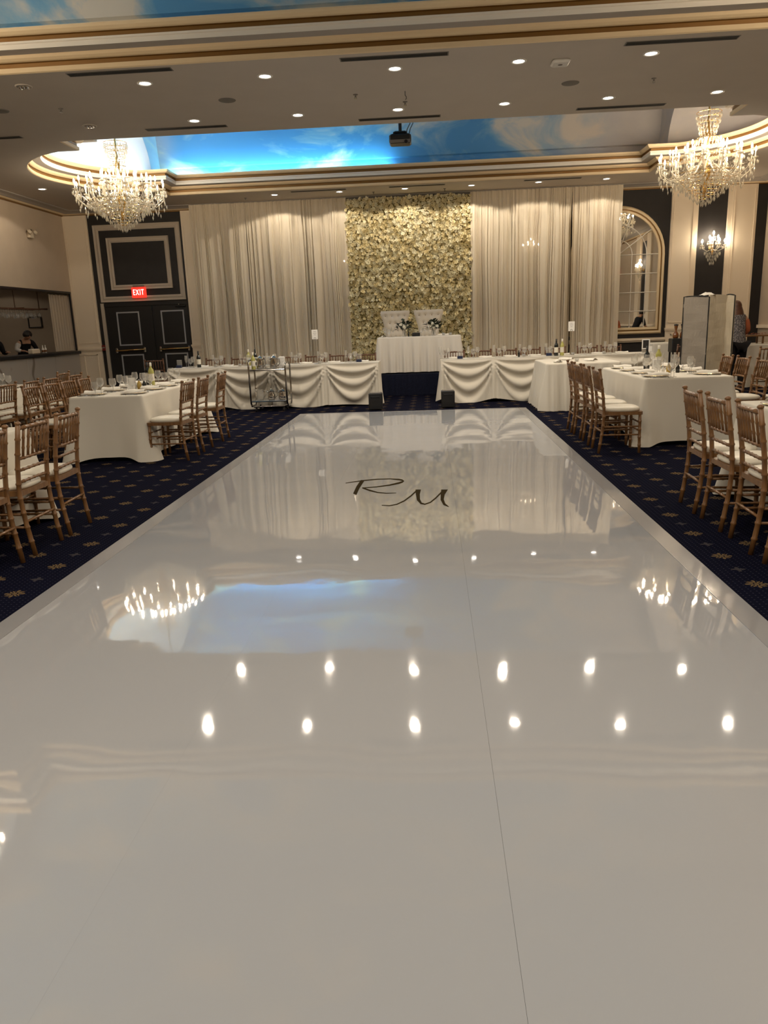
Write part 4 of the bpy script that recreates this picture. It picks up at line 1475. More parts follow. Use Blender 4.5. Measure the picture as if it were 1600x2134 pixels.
def setting(x, y, z, face, where, glasses=('wine', 'goblet'), full=True, jit=.012, napkin=True):
    """one place setting; (x,y) on the table edge, face = direction the sitter looks"""
    c, s = math.cos(face), math.sin(face)
    def at(lx, ly): return (x + lx * c - ly * s + random.uniform(-jit, jit), y + lx * s + ly * c + random.uniform(-jit, jit), z)
    R = lambda: face + random.uniform(-.08, .08)
    if full:
        place(plate, at(0, .19), 0, 'white charger plate with gold rim at ' + where, 'charger plates')
        if napkin:
            p = at(0, .19); place(nap, (p[0], p[1], z + .0185), R(), 'folded white napkin lying on charger at ' + where, 'folded napkins')
        place(fork, at(-.185, .19), R(), 'steel fork left of charger at ' + where, 'forks')
        place(knife, at(.185, .19), R(), 'steel knife right of charger at ' + where, 'knives')
        place(spoon, at(.215, .18), R(), 'steel spoon right of charger at ' + where, 'spoons')
    for i, gname in enumerate(glasses):
        g_ = {'wine': wine, 'goblet': goblet, 'flute': flute}[gname]
        nm = {'wine': 'stemmed wine glass', 'goblet': 'round water goblet', 'flute': 'tall champagne flute'}[gname]
        place(g_, at(.13 + .085 * i, .345 - .05 * i), 0, '%s at %s' % (nm, where), nm.split(' ', 1)[1] + ' on tables')


def settings_along(ys, xe, face, where, z=TZ + .001, **k):
    for i, y in enumerate(ys): setting(xe, y, z, face, '%s place from camera, %s' % (ORD[i], where), **k)


settings_along((9.00, 9.55, 10.08, 10.6), 2.40, RIGHT, 'aisle side of right table')
settings_along((9.1, 9.66, 10.2, 10.7), 3.38, LEFT, 'far side of right table')
settings_along((8.85, 9.42, 9.98, 10.55), -3.34, LEFT, 'aisle side of left table')
settings_along((8.88, 9.4, 9.95, 10.5), -4.22, RIGHT, 'bar side of left table')
settings_along((5.85,), 2.44, RIGHT, 'near right table')
settings_along((5.42,), -3.22, LEFT, 'near left table', glasses=())
settings_along((9.35, 9.95, 10.55), -5.84, LEFT, 'aisle side of bar table')
for i, x in enumerate(HLX):
    setting(x, 14.88, HZ + .001, NEAR, '%s place from left, left head table' % ORD[i], glasses=('wine', 'goblet', 'flute'), full=False)
    place(nap, (x + random.uniform(-.03, .03), 14.62, HZ + .001), PI / 2, 'folded white napkin at %s place from left, left head table' % ORD[i], 'folded napkins')
    place(sid, (x - .22, 14.66, HZ + .001), 0, 'small side plate at %s place from left, left head table' % ORD[i], 'side plates')
for i, x in enumerate(HRX):
    setting(x, 14.93, HZ + .001, NEAR, '%s place from left, right head table' % ORD[i], glasses=('wine', 'goblet', 'flute'), full=False)
    place(nap, (x + random.uniform(-.03, .03), 14.68, HZ + .001), PI / 2, 'folded white napkin at %s place from left, right head table' % ORD[i], 'folded napkins')
    place(sid, (x - .22, 14.70, HZ + .001), 0, 'small side plate at %s place from left, right head table' % ORD[i], 'side plates')
for i, (x, y) in enumerate(((2.05, 12.6), (2.6, 12.75), (2.3, 13.3))):
    place(sid, (x, y, TZ + .001), 0, 'small side plate on the pleated cloth table, %s from front' % ORD[i], 'side plates')
    place(nap, (x, y, TZ + .011), .5 * i, 'folded napkin on side plate of pleated cloth table, %s from front' % ORD[i], 'folded napkins')


def make_bottle(m, cap):
    t = thing('wine_bottle', 'x', 'bottle')
    MB().lathe([(.001, .0), (.036, .0), (.038, .008), (.038, .185), (.033, .205), (.016, .235), (.0145, .25), (.0145, .30), (.001, .302)], 16).build('bottle_body', m, t, smooth=True)
    MB().lathe([(.0385, .06), (.0385, .155)], 16).build('bottle_label', M_LABEL, t, smooth=True)
    MB().lathe([(.0155, .255), (.0158, .303), (.001, .305)], 12).build('capsule', cap, t, smooth=True)
    return t


rb = make_bottle(M_REDWINE, M_BLACK); wb = make_bottle(M_WHITEWINE, M_LABEL)
for root, x, y, z, l in ((rb, -3.93, 10.4, TZ, 'dark wine bottle on the left long table'), (wb, -3.83, 10.27, TZ, 'pale white wine bottle with label on the left long table'),
                         (rb, 2.80, 10.19, TZ, 'dark wine bottle on the right long table beside white card'), (wb, 2.98, 10.3, TZ, 'pale white wine bottle among glasses on the right long table'),
                         (rb, -3.36, 14.55, HZ, 'dark wine bottle on left head table above the trolley'), (wb, -3.50, 14.6, HZ, 'pale wine bottle on left head table above the trolley'),
                         (rb, 2.31, 14.42, HZ, 'dark wine bottle on right head table'), (wb, 2.42, 14.44, HZ, 'pale wine bottle on right head table beside the dark bottle'),
                         (rb, -4.45, 14.5, HZ, 'dark wine bottle near left end of left head table')):
    place(root, (x, y, z + .001), 0, l, 'wine bottles')
# bottle pourer tips, cards, shakers, oils
def card(x, y, z, rz, label, w=.10, h=.15):
    t = thing('table_card', label, 'card', (x, y, z + .001), rz, 'white tent cards')
    a = math.radians(14)
    for s in (-1, 1):
        mb = MB(); d = h * math.sin(a)
        y0 = s * d
        mb.v = [(-w / 2, y0, 0), (w / 2, y0, 0), (w / 2, 0, h * math.cos(a)), (-w / 2, 0, h * math.cos(a)), (-w / 2, y0 + s * .002, 0), (w / 2, y0 + s * .002, 0), (w / 2, s * .002, h * math.cos(a)), (-w / 2, s * .002, h * math.cos(a))]
        for q in ((0, 1, 2, 3), (4, 7, 6, 5), (0, 4, 5, 1), (2, 6, 7, 3)): mb.face(q)
        mb.build('card_leaf', M_CARD, t)


card(-3.84, 9.57, TZ, .1, 'white tent card standing on the left long table')
card(2.885, 10.05, TZ, -.15, 'white tent card standing on the right long table')


def cruet(m, name, h, r, label, x, y, z, grp=None, lid=M_STEEL):
    t = thing(name, label, 'shaker' if 'shaker' in name else 'bottle', (x, y, z + .001), 0, grp)
    MB().lathe([(.001, 0), (r, 0), (r, h * .55), (r * .6, h * .72), (r * .4, h * .8), (r * .4, h * .88)], 12).build('vessel', m, t, smooth=True)
    MB().lathe([(r * .5, h * .86), (r * .5, h), (.001, h * 1.02)], 10).build('cap', lid, t, smooth=True)


for i, (x, y, where) in enumerate(((-3.76, 9.62, 'left long table'), (2.9, 9.58, 'right long table'))):
    cruet(M_OIL, 'oil_cruet', .12, .028, 'amber oil cruet on the ' + where, x, y, TZ, 'oil cruets', M_GLASS)
    cruet(M_REDWINE, 'vinegar_cruet', .12, .024, 'dark vinegar cruet beside the oil on the ' + where, x + .09, y - .06, TZ, 'vinegar cruets')
    cruet(M_PORC, 'salt_shaker', .085, .019, 'white salt shaker on the ' + where, x - .08, y - .05, TZ, 'salt shakers')
    cruet(M_GLASS, 'pepper_shaker', .085, .019, 'clear pepper shaker on the ' + where, x + .16, y - .02, TZ, 'pepper shakers')
cd = thing('candle_jar', 'x', 'candle')
MB().lathe([(.001, 0), (.028, 0), (.032, .05), (.030, .05), (.027, .006), (.001, .006)], 14).build('jar', M_GLASS, cd, smooth=True)
MB().lathe([(.001, .03), (.026, .03), (.026, .006)], 12).build('wax', M_PORC, cd)
for x, y, z, l in ((-4.1, 14.4, HZ, 'left head table, leftmost'), (-3.62, 14.35, HZ, 'left head table, second'), (-2.1, 14.4, HZ, 'left head table, third'), (1.72, 14.45, HZ, 'right head table, leftmost'), (2.62, 14.45, HZ, 'right head table, second'), (3.2, 14.5, HZ, 'right head table, third'),
                   (.27, 16.40, SZ, 'sweetheart table, nearer centre'), (.42, 16.42, SZ, 'sweetheart table, far right'), (-3.9, 9.9, TZ, 'left long table'), (2.98, 9.8, TZ, 'right long table'), (2.35, 12.6, TZ, 'pleated cloth table')):
    place(cd, (x, y, z + .001), 0, 'small candle in clear jar on the ' + l, 'candle jars')
# keepsake boxes
bx = thing('favour_box', 'x', 'box')
MB().cbox((0, 0, .025), (.10, .08, .05), bev=.004).build('box_body', M_BOXB, bx)
lid_ = MB().cbox((0, .035, .10), (.10, .012, .10), bev=.003).build('box_lid', M_GLASS, bx)
for x, y, z, l in ((-4.86, 14.55, HZ, 'left end of left head table'), (-1.37, 14.55, HZ, 'right end of left head table'), (.54, 14.5, HZ, 'left end of right head table'), (2.19, 14.5, HZ, 'middle of right head table')):
    place(bx, (x, y, z + .001), 0, 'small navy keepsake box with clear lid, ' + l, 'navy keepsake boxes')
bb = thing('keepsake_case', 'black case with pale trim between flower vases on sweetheart table', 'box', (-.31, 16.45, SZ + .001))
MB().cbox((0, 0, .035), (.17, .10, .07), bev=.006).build('case_body', M_BLACK, bb)
MB().cbox((0, 0, .074), (.15, .09, .008), bev=.002).build('case_lid', M_GREYP, bb)
cruet(M_REDWINE, 'small_bottle', .10, .018, 'small dark bottle left of case on sweetheart table', -.47, 16.42, SZ, None, M_BLACK)
cruet(M_REDWINE, 'small_bottle', .12, .02, 'small dark bottle beside candle on right head table', 1.63, 14.45, HZ, None, M_BLACK)
for i, (x, g_) in enumerate(((-.97, wine), (-.88, goblet), (-.79, wine), (-.20, goblet), (-.12, wine), (-.04, flute))):
    place(g_, (x, 16.36 + .03 * (i % 2), SZ + .001), 0, '%s on sweetheart table, %s from left' % ('champagne flute' if g_ is flute else ('water goblet' if g_ is goblet else 'wine glass'), ORD[i]), 'glasses on the sweetheart table')
place(nap, (-1.0, 16.45, SZ + .001), .2, 'folded white napkin at left end of sweetheart table', 'folded napkins')
place(nap, (.27, 16.68, SZ + .001), 1.4, 'folded white napkin right of vases on sweetheart table', 'folded napkins')


def vase(x, y, label, seed):
    rnd = random.Random(seed)
    t = thing('flower_vase', label, 'flowers', (x, y, SZ + .001), 0, 'flower arrangements on the sweetheart table')
    MB().lathe([(.001, 0), (.045, 0), (.05, .02), (.048, .11)], 16).build('vase', M_GLASS, t, smooth=True)
    for k in range(8):
        a = rnd.uniform(0, 6.3); r = rnd.uniform(.02, .10)
        MB().tube([(0, 0, .01), (r * .3 * math.cos(a), r * .3 * math.sin(a), .1), (r * math.cos(a), r * math.sin(a), .2)], .003, 5).build('stem', M_LEAF, t)
    for k in range(90):
        a = rnd.uniform(0, 6.3); r = rnd.uniform(.03, .14); z = .13 + rnd.uniform(0, .18) * (1.2 - r * 4)
        L = rnd.uniform(.07, .11); p = Vector((r * math.cos(a), r * math.sin(a), z)); d = Vector((math.cos(a) * .8, math.sin(a) * .8, rnd.uniform(-.2, .9))).normalized()
        w = d.cross(Vector((0, 0, 1))).normalized() * L * .45
        mb = MB(); mb.v = [tuple(p), tuple(p + d * L * .5 + w + Vector((0, 0, .008))), tuple(p + d * L), tuple(p + d * L * .5 - w + Vector((0, 0, .008))), tuple(p + d * L * .5 - Vector((0, 0, .006)))]
        mb.face((0, 1, 4)); mb.face((1, 2, 4)); mb.face((2, 3, 4)); mb.face((3, 0, 4))
        mb.build('leaf', M_LEAF, t)
    for k in range(5):
        a = k * 1.25 + seed; r = (.0, .06, .07, .09, .08)[k]
        mb = MB(); blossom(mb, (r * math.cos(a), r * math.sin(a) - .11, .19 + .03 * (k % 3)), .062 if k < 2 else .040, (math.cos(a) * .3, -1, .5), k, rnd)
        mb.build('rose', M_ROSE, t)


vase(-.56, 16.62, 'white roses with dark leaves in left vase on sweetheart table', 1)
vase(.06, 16.64, 'white roses with dark leaves in right vase on sweetheart table', 2)


def sign_stand(x, y, z, h, label):
    t = thing('table_number_stand', label, 'sign', (x, y, z + .001), 0, 'table number stands')
    MB().lathe([(.001, .006), (.045, .005), (.05, 0)], 14).build('stand_base', M_STEEL, t)
    r = MB().tube([(0, 0, .004), (0, 0, h)], .004, 6)
    r.tube([(.018 * math.cos(2 * PI * k / 12), 0, h + .018 + .018 * math.sin(2 * PI * k / 12)) for k in range(12)], .003, 5, closed=True).build('stand_rod', M_STEEL, t)
    MB().cbox((.0, .004, h + .09), (.115, .003, .175)).build('card', M_CARD, t)
    k = MB()
    for i, w in enumerate((.05, .06, .04)): k.box(-w / 2, w / 2, .0015, .0025, h + .14 - i * .03, h + .146 - i * .03)
    k.build('printed_lines', M_INK, t)


sign_stand(-2.17, 14.42, HZ, .45, 'white card on thin stand, left head table')
sign_stand(2.62, 14.65, HZ, .43, 'white printed card on thin stand, right head table')
pf = thing('photo_frame', 'silver framed picture with white card on right end of right head table', 'frame', (3.98, 14.6, HZ + .001), -.1)
frame(-.07, .07, .06, .24, .018, 0, 'silver_frame', M_WHITE, pf, .012, False)
MB().box(-.055, .055, -.004, .0, .075, .225).build('picture', M_DARK, pf)
MB().cbox((.06, -.03, .055), (.10, .006, .11)).build('white_card', M_CARD, pf)
MB().cbox((0, .03, .03), (.12, .08, .06), bev=.01).build('easel_base', M_STEEL, pf)

# ================================================================== BAR TROLLEY
tr = thing('bar_trolley', 'chrome bar trolley with two shelves on castors before left head table', 'trolley', (-2.9, 13.75, 0))
for sx in (-.36, .30):
    rx = sx
    MB().tube([(rx, -.20, .92 if sx < 0 else .86), (rx, -.225, .80), (rx, -.22, .16), (rx, -.16, .10), (rx, .16, .10), (rx, .22, .16), (rx, .225, .80), (rx, .20, .92 if sx < 0 else .86)], .016, 8).build('side_hoop', M_DCHROME, tr, smooth=True)
    MB().tube([(rx, -.20, .92 if sx < 0 else .86), (rx, .20, .92 if sx < 0 else .86)], .016, 8).build('handle', M_DCHROME, tr, smooth=True)
MB().tube([(-.36, -.21, .13), (-.30, -.215, .095), (.24, -.215, .095), (.30, -.21, .13)], .016, 8).build('front_rail', M_DCHROME, tr, smooth=True)
for z in (.745, .19):
    sh = MB().cbox((-.03, 0, z), (.65, .42, .012), bev=.004).build('glass_shelf', M_GLASS, tr)
    MB().tube([(-.355, -.212, z), (.295, -.212, z), (.295, .212, z), (-.355, .212, z)], .014, 6, closed=True).build('shelf_rim', M_DCHROME, sh)
for sx in (-.28, .22):
    for sy in (-.17, .17):
        w_ = MB().tube([(sx - .012, sy, .04), (sx + .012, sy, .04)], .04, 12).build('castor', M_BLACK, tr)
        MB().cbox((sx, sy, .075), (.03, .03, .05), bev=.006).build('castor_fork', M_DCHROME, w_)
TX, TY = -2.9, 13.75


def pitcher(x, y, z, m, label, h=.19, grp='pitchers on the trolley'):
    t = thing('pitcher', label, 'pitcher', (TX + x, TY + y, z), 0, grp)
    MB().lathe([(.001, .0), (.055, .0), (.07, .03), (.072, h * .55), (.05, h * .85), (.055, h)], 18).build('pitcher_body', m, t, smooth=True)
    MB().tube([(.055, 0, h * .92), (.105, 0, h * .85), (.11, 0, h * .5), (.07, 0, h * .25)], .008, 6).build('handle', m, t, smooth=True)
    MB().tube([(-.05, 0, h * .82), (-.085, 0, h)], [.02, .012], 8).build('spout', m, t, smooth=True)
    if m is M_CHROME: MB().lathe([(.056, h), (.04, h + .02), (.012, h + .03), (.012, h + .045), (.001, h + .05)], 12).build('lid', m, t, smooth=True)


ZU, ZD = .752, .197
pitcher(-.19, -.02, ZU, M_CHROME, 'chrome water pitcher on upper trolley shelf, left one', .20)
pitcher(.06, -.02, ZU, M_CHROME, 'chrome water pitcher on upper trolley shelf, right one', .20)
pitcher(-.07, .1, ZU, M_WATER, 'clear plastic pitcher at back of upper trolley shelf', .23)
pitcher(-.02, -.03, ZD, M_CHROME, 'round chrome teapot on lower trolley shelf, left one', .16)
pitcher(.18, -.03, ZD, M_CHROME, 'round chrome teapot on lower trolley shelf, right one', .16)
pitcher(-.24, .02, ZD, M_WATER, 'clear carafe on lower trolley shelf', .19)
wbx = thing('white_carton', 'white carton standing on right of upper trolley shelf', 'box', (TX + .19, TY + .08, ZU + .001))
MB().cbox((0, 0, .10), (.11, .10, .20), bev=.006).build('carton_body', M_WHITE, wbx)
MB().cbox((0, 0, .205), (.09, .08, .012), bev=.003).build('carton_lid', M_CARD, wbx)
place(wb, (TX - .30, TY - .08, ZU + .001), 0, 'pale wine bottle at left end of upper trolley shelf', 'wine bottles')
hs = thing('soap_dispenser', 'white pump bottle on right end of upper trolley shelf', 'bottle', (TX + .26, TY - .12, ZU + .001))
MB().lathe([(.001, 0), (.035, 0), (.035, .09), (.012, .105), (.012, .12)], 12).build('bottle_body', M_WHITE, hs, smooth=True)
MB().tube([(0, 0, .12), (0, 0, .145), (-.03, 0, .145)], .006, 6).build('pump', M_WHITE, hs)

# floor boxes by the dance floor
def floor_box(x, y, label):
    t = thing('uplight_box', label, 'light box', (x, y, 0), 0, 'black boxes at dance floor end')
    b = MB().cbox((0, 0, .155), (.235, .235, .29), bev=.012).build('box_shell', M_BLACK, t)
    MB().cbox((0, 0, .304), (.19, .19, .010), bev=.004).build('lens_plate', M_GREYP, t)
    MB().tube([(-.07, -.121, .22), (-.07, -.135, .24), (.07, -.135, .24), (.07, -.121, .22)], .007, 6).build('carry_handle', M_BLACK, t)
    for sx in (-.09, .09):
        for sy in (-.09, .09): MB().cbox((sx, sy, .006), (.03, .03, .012)).build('rubber_foot', M_VENT, t)


floor_box(-.99, 13.35, 'black box uplight on carpet left of the stage gap')
floor_box(.28, 13.4, 'black box uplight on carpet right of the stage gap')

# ================================================================== LEFT BAR
bar = thing('bar_counter', 'marble fronted bar with black counter top under the left wall opening', 'bar', (XL, 16.6, 0))
y0, y1 = 13.25 - 16.6, 19.98 - 16.6
for k in range(5):
    a = y0 + (y1 - y0) * k / 5; b = y0 + (y1 - y0) * (k + 1) / 5
    MB().cbox((.035, (a + b) / 2, .54), (.04, b - a - .006, .92), bev=.004).build('marble_panel', M_MARBLE, bar)
MB().box(.0, .05, y0, y1, 0, .08).build('toe_kick', M_BLACK, bar)
MB().cbox((-.16, (y0 + y1) / 2, 1.035), (.56, y1 - y0, .075), bev=.012).build('counter_top', M_BLACK, bar)
MB().box(XL - .02, XL + .025, BY0, BY1, BZ1, BZ1 + .05).box(XL - .02, XL + .02, BY1 - .045, BY1, 1.08, BZ1).build('bar_opening_trim', M_BLACK, wall_left)
M_CURT = mat('beige_curtain', (.44, .37, .28), .85, spec=.15)
cp = thing('bar_curtain', 'cream curtain panel closing right end of the bar opening', 'curtain', (XL - .05, 19.45, 1.09))
rows = [[(.012 * math.sin(k * 1.1) * (.4 if z > 1.3 else 1), -.52 + 1.0 * k / 40, z) for k in range(41)] for z in (0, .7, 1.3, 1.40 + .0)]
rows[-1] = [(p[0], p[1], 1.41 - .02 * abs(math.sin(k * .39))) for k, p in enumerate(rows[-1])]
MB().grid(rows).build('curtain_cloth', M_CURT, cp, smooth=True)
MB().tube([(0, -.54, 1.42), (0, .5, 1.42)], .012, 6).build('curtain_track', M_BLACK, cp)
for i, y in enumerate((15.2, 17.2, 19.2)):  # downlights added out of view to brighten the bar alcove
    place(dl, (-11.2, y, 3.0), 0, 'small added downlight out of view in the bar alcove ceiling, %s from camera' % ORD[i], 'added bar alcove downlights')
    d_ = spot_d.copy(); d_.energy = 9
    o = bpy.data.objects.new('downlight_beam', d_); COL.objects.link(o); o.location = (-11.2, y, 2.985)
# hanging glass rack
gr = thing('hanging_glass_rack', 'hanging bar rack over the bar counter holding upturned stemware', 'rack', (-9.95, 17.6, 2.14))
for x in (-.18, 0, .18): MB().cbox((x, 0, 0), (.03, 3.6, .025)).build('rack_rail', M_REDW, gr)
for y in (-1.75, -.6, .6, 1.75):
    MB().cbox((0, y, .02), (.44, .03, .02)).build('rack_crossbar', M_REDW, gr)
    MB().tube([(0, y, .03), (0, y, .86)], .012, 6).build('hanger_rod', M_REDW, gr)
n = 0
for j, x in enumerate((-.09, .09)):
    for k in range(16):
        y = -1.6 + k * .21
        g_ = place(wine if (k + j) % 2 else goblet, (-9.95 + x, 17.6 + y, 2.127), 0, 'stemmed glass hanging upside down, %s from camera in %s row of bar rack' % (ORD[k], 'rear' if j == 0 else 'front'), 'stemware hanging in the bar rack')
        g_.rotation_euler = (PI, 0, 0)
fp = thing('framed_notice', 'small dark framed notice on the alcove wall behind the bar', 'picture', (-10.45, 19.98, 1.85), 0)
pic_y = 20.345
fp.location = (-10.62, pic_y, 1.86)
frame(-.19, .19, -.15, .15, .025, 0, 'dark_frame', M_DARK, fp, .025, False)
MB().box(-.17, .17, -.006, .0, -.13, .13).build('notice_sheet', M_WALL, fp)
bc = thing('cream_carton', 'cream box standing on the black bar counter', 'box', (-9.5, 17.95, 1.075), PI / 2)
MB().cbox((0, 0, .055), (.36, .12, .105), bev=.012).build('carton_body', M_CREAMBOX, bc)
MB().cbox((0, 0, .112), (.33, .10, .01), bev=.003).build('carton_lid', M_CARD, bc)
for i, y in enumerate((18.42, 18.55)):
    t = thing('sauce_bottle', 'small white capped bottle on bar counter, %s' % ('left one' if i == 0 else 'right one'), 'bottle', (-9.52, y, 1.075), 0, 'sauce bottles on the bar')
    MB().lathe([(.001, 0), (.028, 0), (.03, .10), (.012, .14), (.012, .16)], 12).build('bottle_body', M_PORC, t, smooth=True)
    MB().lathe([(.0305, .03), (.0305, .075)], 12).build('bottle_label', M_AMBER, t)
    MB().lathe([(.014, .155), (.012, .19), (.001, .195)], 10).build('cap', M_WHITE, t)

# ================================================================== RIGHT BACK: screen, service tables
scn = thing('folding_screen', 'three panel folding screen in white fabric with dark piping, before the right wall', 'screen', (0, 0, 0))
q = [(4.42, 13.95), (4.80, 13.80), (5.17, 14.0), (5.27, 13.88)]
tops = [1.735, 1.75, 1.745, 1.72]
for i, m in enumerate((M_SCREEN_SHADE, M_SCREEN_LIT, M_SCREEN_LIT)):
    a, b = Vector(q[i]), Vector(q[i + 1]); nrm = Vector(((b - a).y, -(b - a).x)).normalized()
    rows_f, rows_b = [], []
    for j in range(13):
        z = .06 + (tops[i] - .06) * j / 12
        rf, rb_ = [], []
        for k in range(9):
            f = k / 8; p = a.lerp(b, f)
            w = .006 * math.sin(z * 13 + k * .5) + .004 * math.sin(f * 9 + z * 5)
            zz = z + (.012 * math.sin(f * PI + .6) if j == 12 else 0)
            rf.append((p.x + nrm.x * (.018 + w), p.y + nrm.y * (.018 + w), zz)); rb_.append((p.x - nrm.x * .018, p.y - nrm.y * .018, zz))
        rows_f.append(rf); rows_b.append(rb_)
    mb = MB().grid(rows_f); mb.grid([list(reversed(r)) for r in rows_b]); mb.grid([rows_f[-1], rows_b[-1]]); mb.grid([rows_b[0], rows_f[0]])
    mb.grid([[r[0] for r in rows_b], [r[0] for r in rows_f]]); mb.grid([[r[-1] for r in rows_f], [r[-1] for r in rows_b]])
    pn = mb.build('screen_panel', m, scn, smooth=False)
    edge = [rows_f[0][0], rows_f[-1][0]] + rows_f[-1][1:-1] + [rows_f[-1][-1], rows_f[0][-1]]
    if i != 1: MB().tube(edge, .010, 5).build('piping', M_VENT, pn)
    for p in (a, b): MB().cbox((p.x, p.y, .03), (.05, .06, .06)).build('screen_foot', M_BLACK, pn)
cl2 = thing('folded_cloth', 'white cloth bundle draped over top of the folding screen', 'cloth', (4.78, 13.86, 1.755))
rows = [[(-.14 + .035 * k, -.05 + .025 * j, .05 * math.sin(PI * k / 8) * math.sin(PI * j / 4) + .006 * math.sin(k * 2.1 + j)) for k in range(9)] for j in range(5)]
MB().grid(rows).build('cloth_bundle', M_NAP, cl2, smooth=True)

table('small table hidden under white cloth by the arched mirror', 4.50, 4.98, 15.95, 16.5, .90, None)
cloth('white cloth on the small tall table below the arched mirror', 4.50, 4.98, 15.95, 16.5, .90, hem=.02, amp=.012, freq=26, flare=.03, cflare=.03, chem=.01, seed=21, step=.02)
bs = thing('black_stand', 'black box stand under two amber jars left of the folding screen', 'stand', (4.80, 15.35, 0))
MB().cbox((0, 0, .87), (.30, .26, .26), bev=.01).build('stand_box', M_BLACK, bs)
for sx in (-.12, .12):
    for sy in (-.1, .1): MB().cbox((sx, sy, .37), (.03, .03, .74)).build('stand_leg', M_BLACK, bs)
for i, x in enumerate((4.74, 4.87)):
    t = thing('amber_jar', 'amber glass jar with dark lid on black stand, %s one' % ('left' if i == 0 else 'right'), 'jar', (x, 15.33, 1.001), 0, 'amber jars')
    MB().lathe([(.001, 0), (.045, 0), (.055, .03), (.05, .09), (.02, .13), (.018, .16), (.03, .2), (.034, .24)], 16).build('jar_body', M_AMBER, t, smooth=True)
    MB().lathe([(.04, .24), (.042, .262), (.001, .27)], 14).build('jar_lid', M_DARK, t, smooth=True)
    MB().lathe([(.019, .13), (.017, .162), (.03, .2)], 12).build('jar_neck', M_GLASS, t)

table('buffet table hidden under white cloth in the right rear corner', 6.15, 7.9, 15.5, 16.3, .83, None)
cloth('white cloth on the buffet table in the right rear corner', 6.15, 7.9, 15.5, 16.3, .83, hem=.02, amp=.008, freq=8, flare=.02, cflare=.06, seed=23)
rs = thing('buffet_riser', 'wooden two tier riser with leafy garland on the right rear buffet table', 'shelf', (6.75, 15.85, .831))
MB().cbox((0, 0, .155), (1.3, .36, .03), bev=.006).build('riser_board', M_GOLDW, rs)
for sx in (-.6, -.2, .2, .6):
    for sy in (-.14, .14): MB().cbox((sx, sy, .07), (.03, .03, .14)).build('riser_post', M_GOLDW, rs)
rnd = random.Random(4); mb = MB()
for k in range(160):
    x, y = rnd.uniform(-.62, .62), rnd.uniform(-.16, .12); a = rnd.uniform(0, 6.3); L = .05
    z = .172 + rnd.uniform(0, .025)
    b = len(mb.v); mb.v += [(x, y, z), (x + L * math.cos(a), y + L * math.sin(a), z + .012), (x + L * .5 * math.cos(a) - .012 * math.sin(a), y + L * .5 * math.sin(a) + .012 * math.cos(a), z + .012)]
    mb.face((b, b + 1, b + 2))
mb.build('leafy_garland', M_FOOD, rs, kind='stuff')
for i, x in enumerate((6.68, 6.85)):
    t = thing('spice_jar', 'small clear jar under the buffet riser, %s one' % ('left' if i == 0 else 'right'), 'jar', (x, 15.7, .832), 0, 'jars under the riser')
    MB().lathe([(.001, 0), (.03, 0), (.03, .08), (.02, .09)], 12).build('jar_body', M_GLASS, t, smooth=True)
    MB().lathe([(.022, .088), (.022, .11), (.001, .112)], 10).build('jar_lid', M_STEEL, t)

# ================================================================== PEOPLE
def skin_mesh(J, edges, root, sub=2, grow=0.0, sel=None):
    names = [k for k in J if sel is None or k in sel]
    idx = {k: i for i, k in enumerate(names)}
    me = bpy.data.meshes.new('skel')
    me.from_pydata([J[k][0] for k in names], [(idx[a], idx[b]) for a, b in edges if a in idx and b in idx], [])
    ob = bpy.data.objects.new('skel', me); COL.objects.link(ob)
    md = ob.modifiers.new('Skin', 'SKIN'); md.use_smooth_shade = True; md.branch_smoothing = .3
    lay = me.skin_vertices[0].data if me.skin_vertices else None
    if lay:
        for k in names:
            r = J[k][1]
            rx, ry = r if isinstance(r, tuple) else (r, r)
            lay[idx[k]].radius = (rx + grow, ry + grow); lay[idx[k]].use_root = (k == root)
    s = ob.modifiers.new('Sub', 'SUBSURF'); s.levels = sub; s.render_levels = sub
    bpy.context.view_layer.update()
    out = bpy.data.meshes.new_from_object(ob.evaluated_get(bpy.context.evaluated_depsgraph_get()))
    bpy.data.objects.remove(ob)
    for p in out.polygons: p.use_smooth = True
    return out


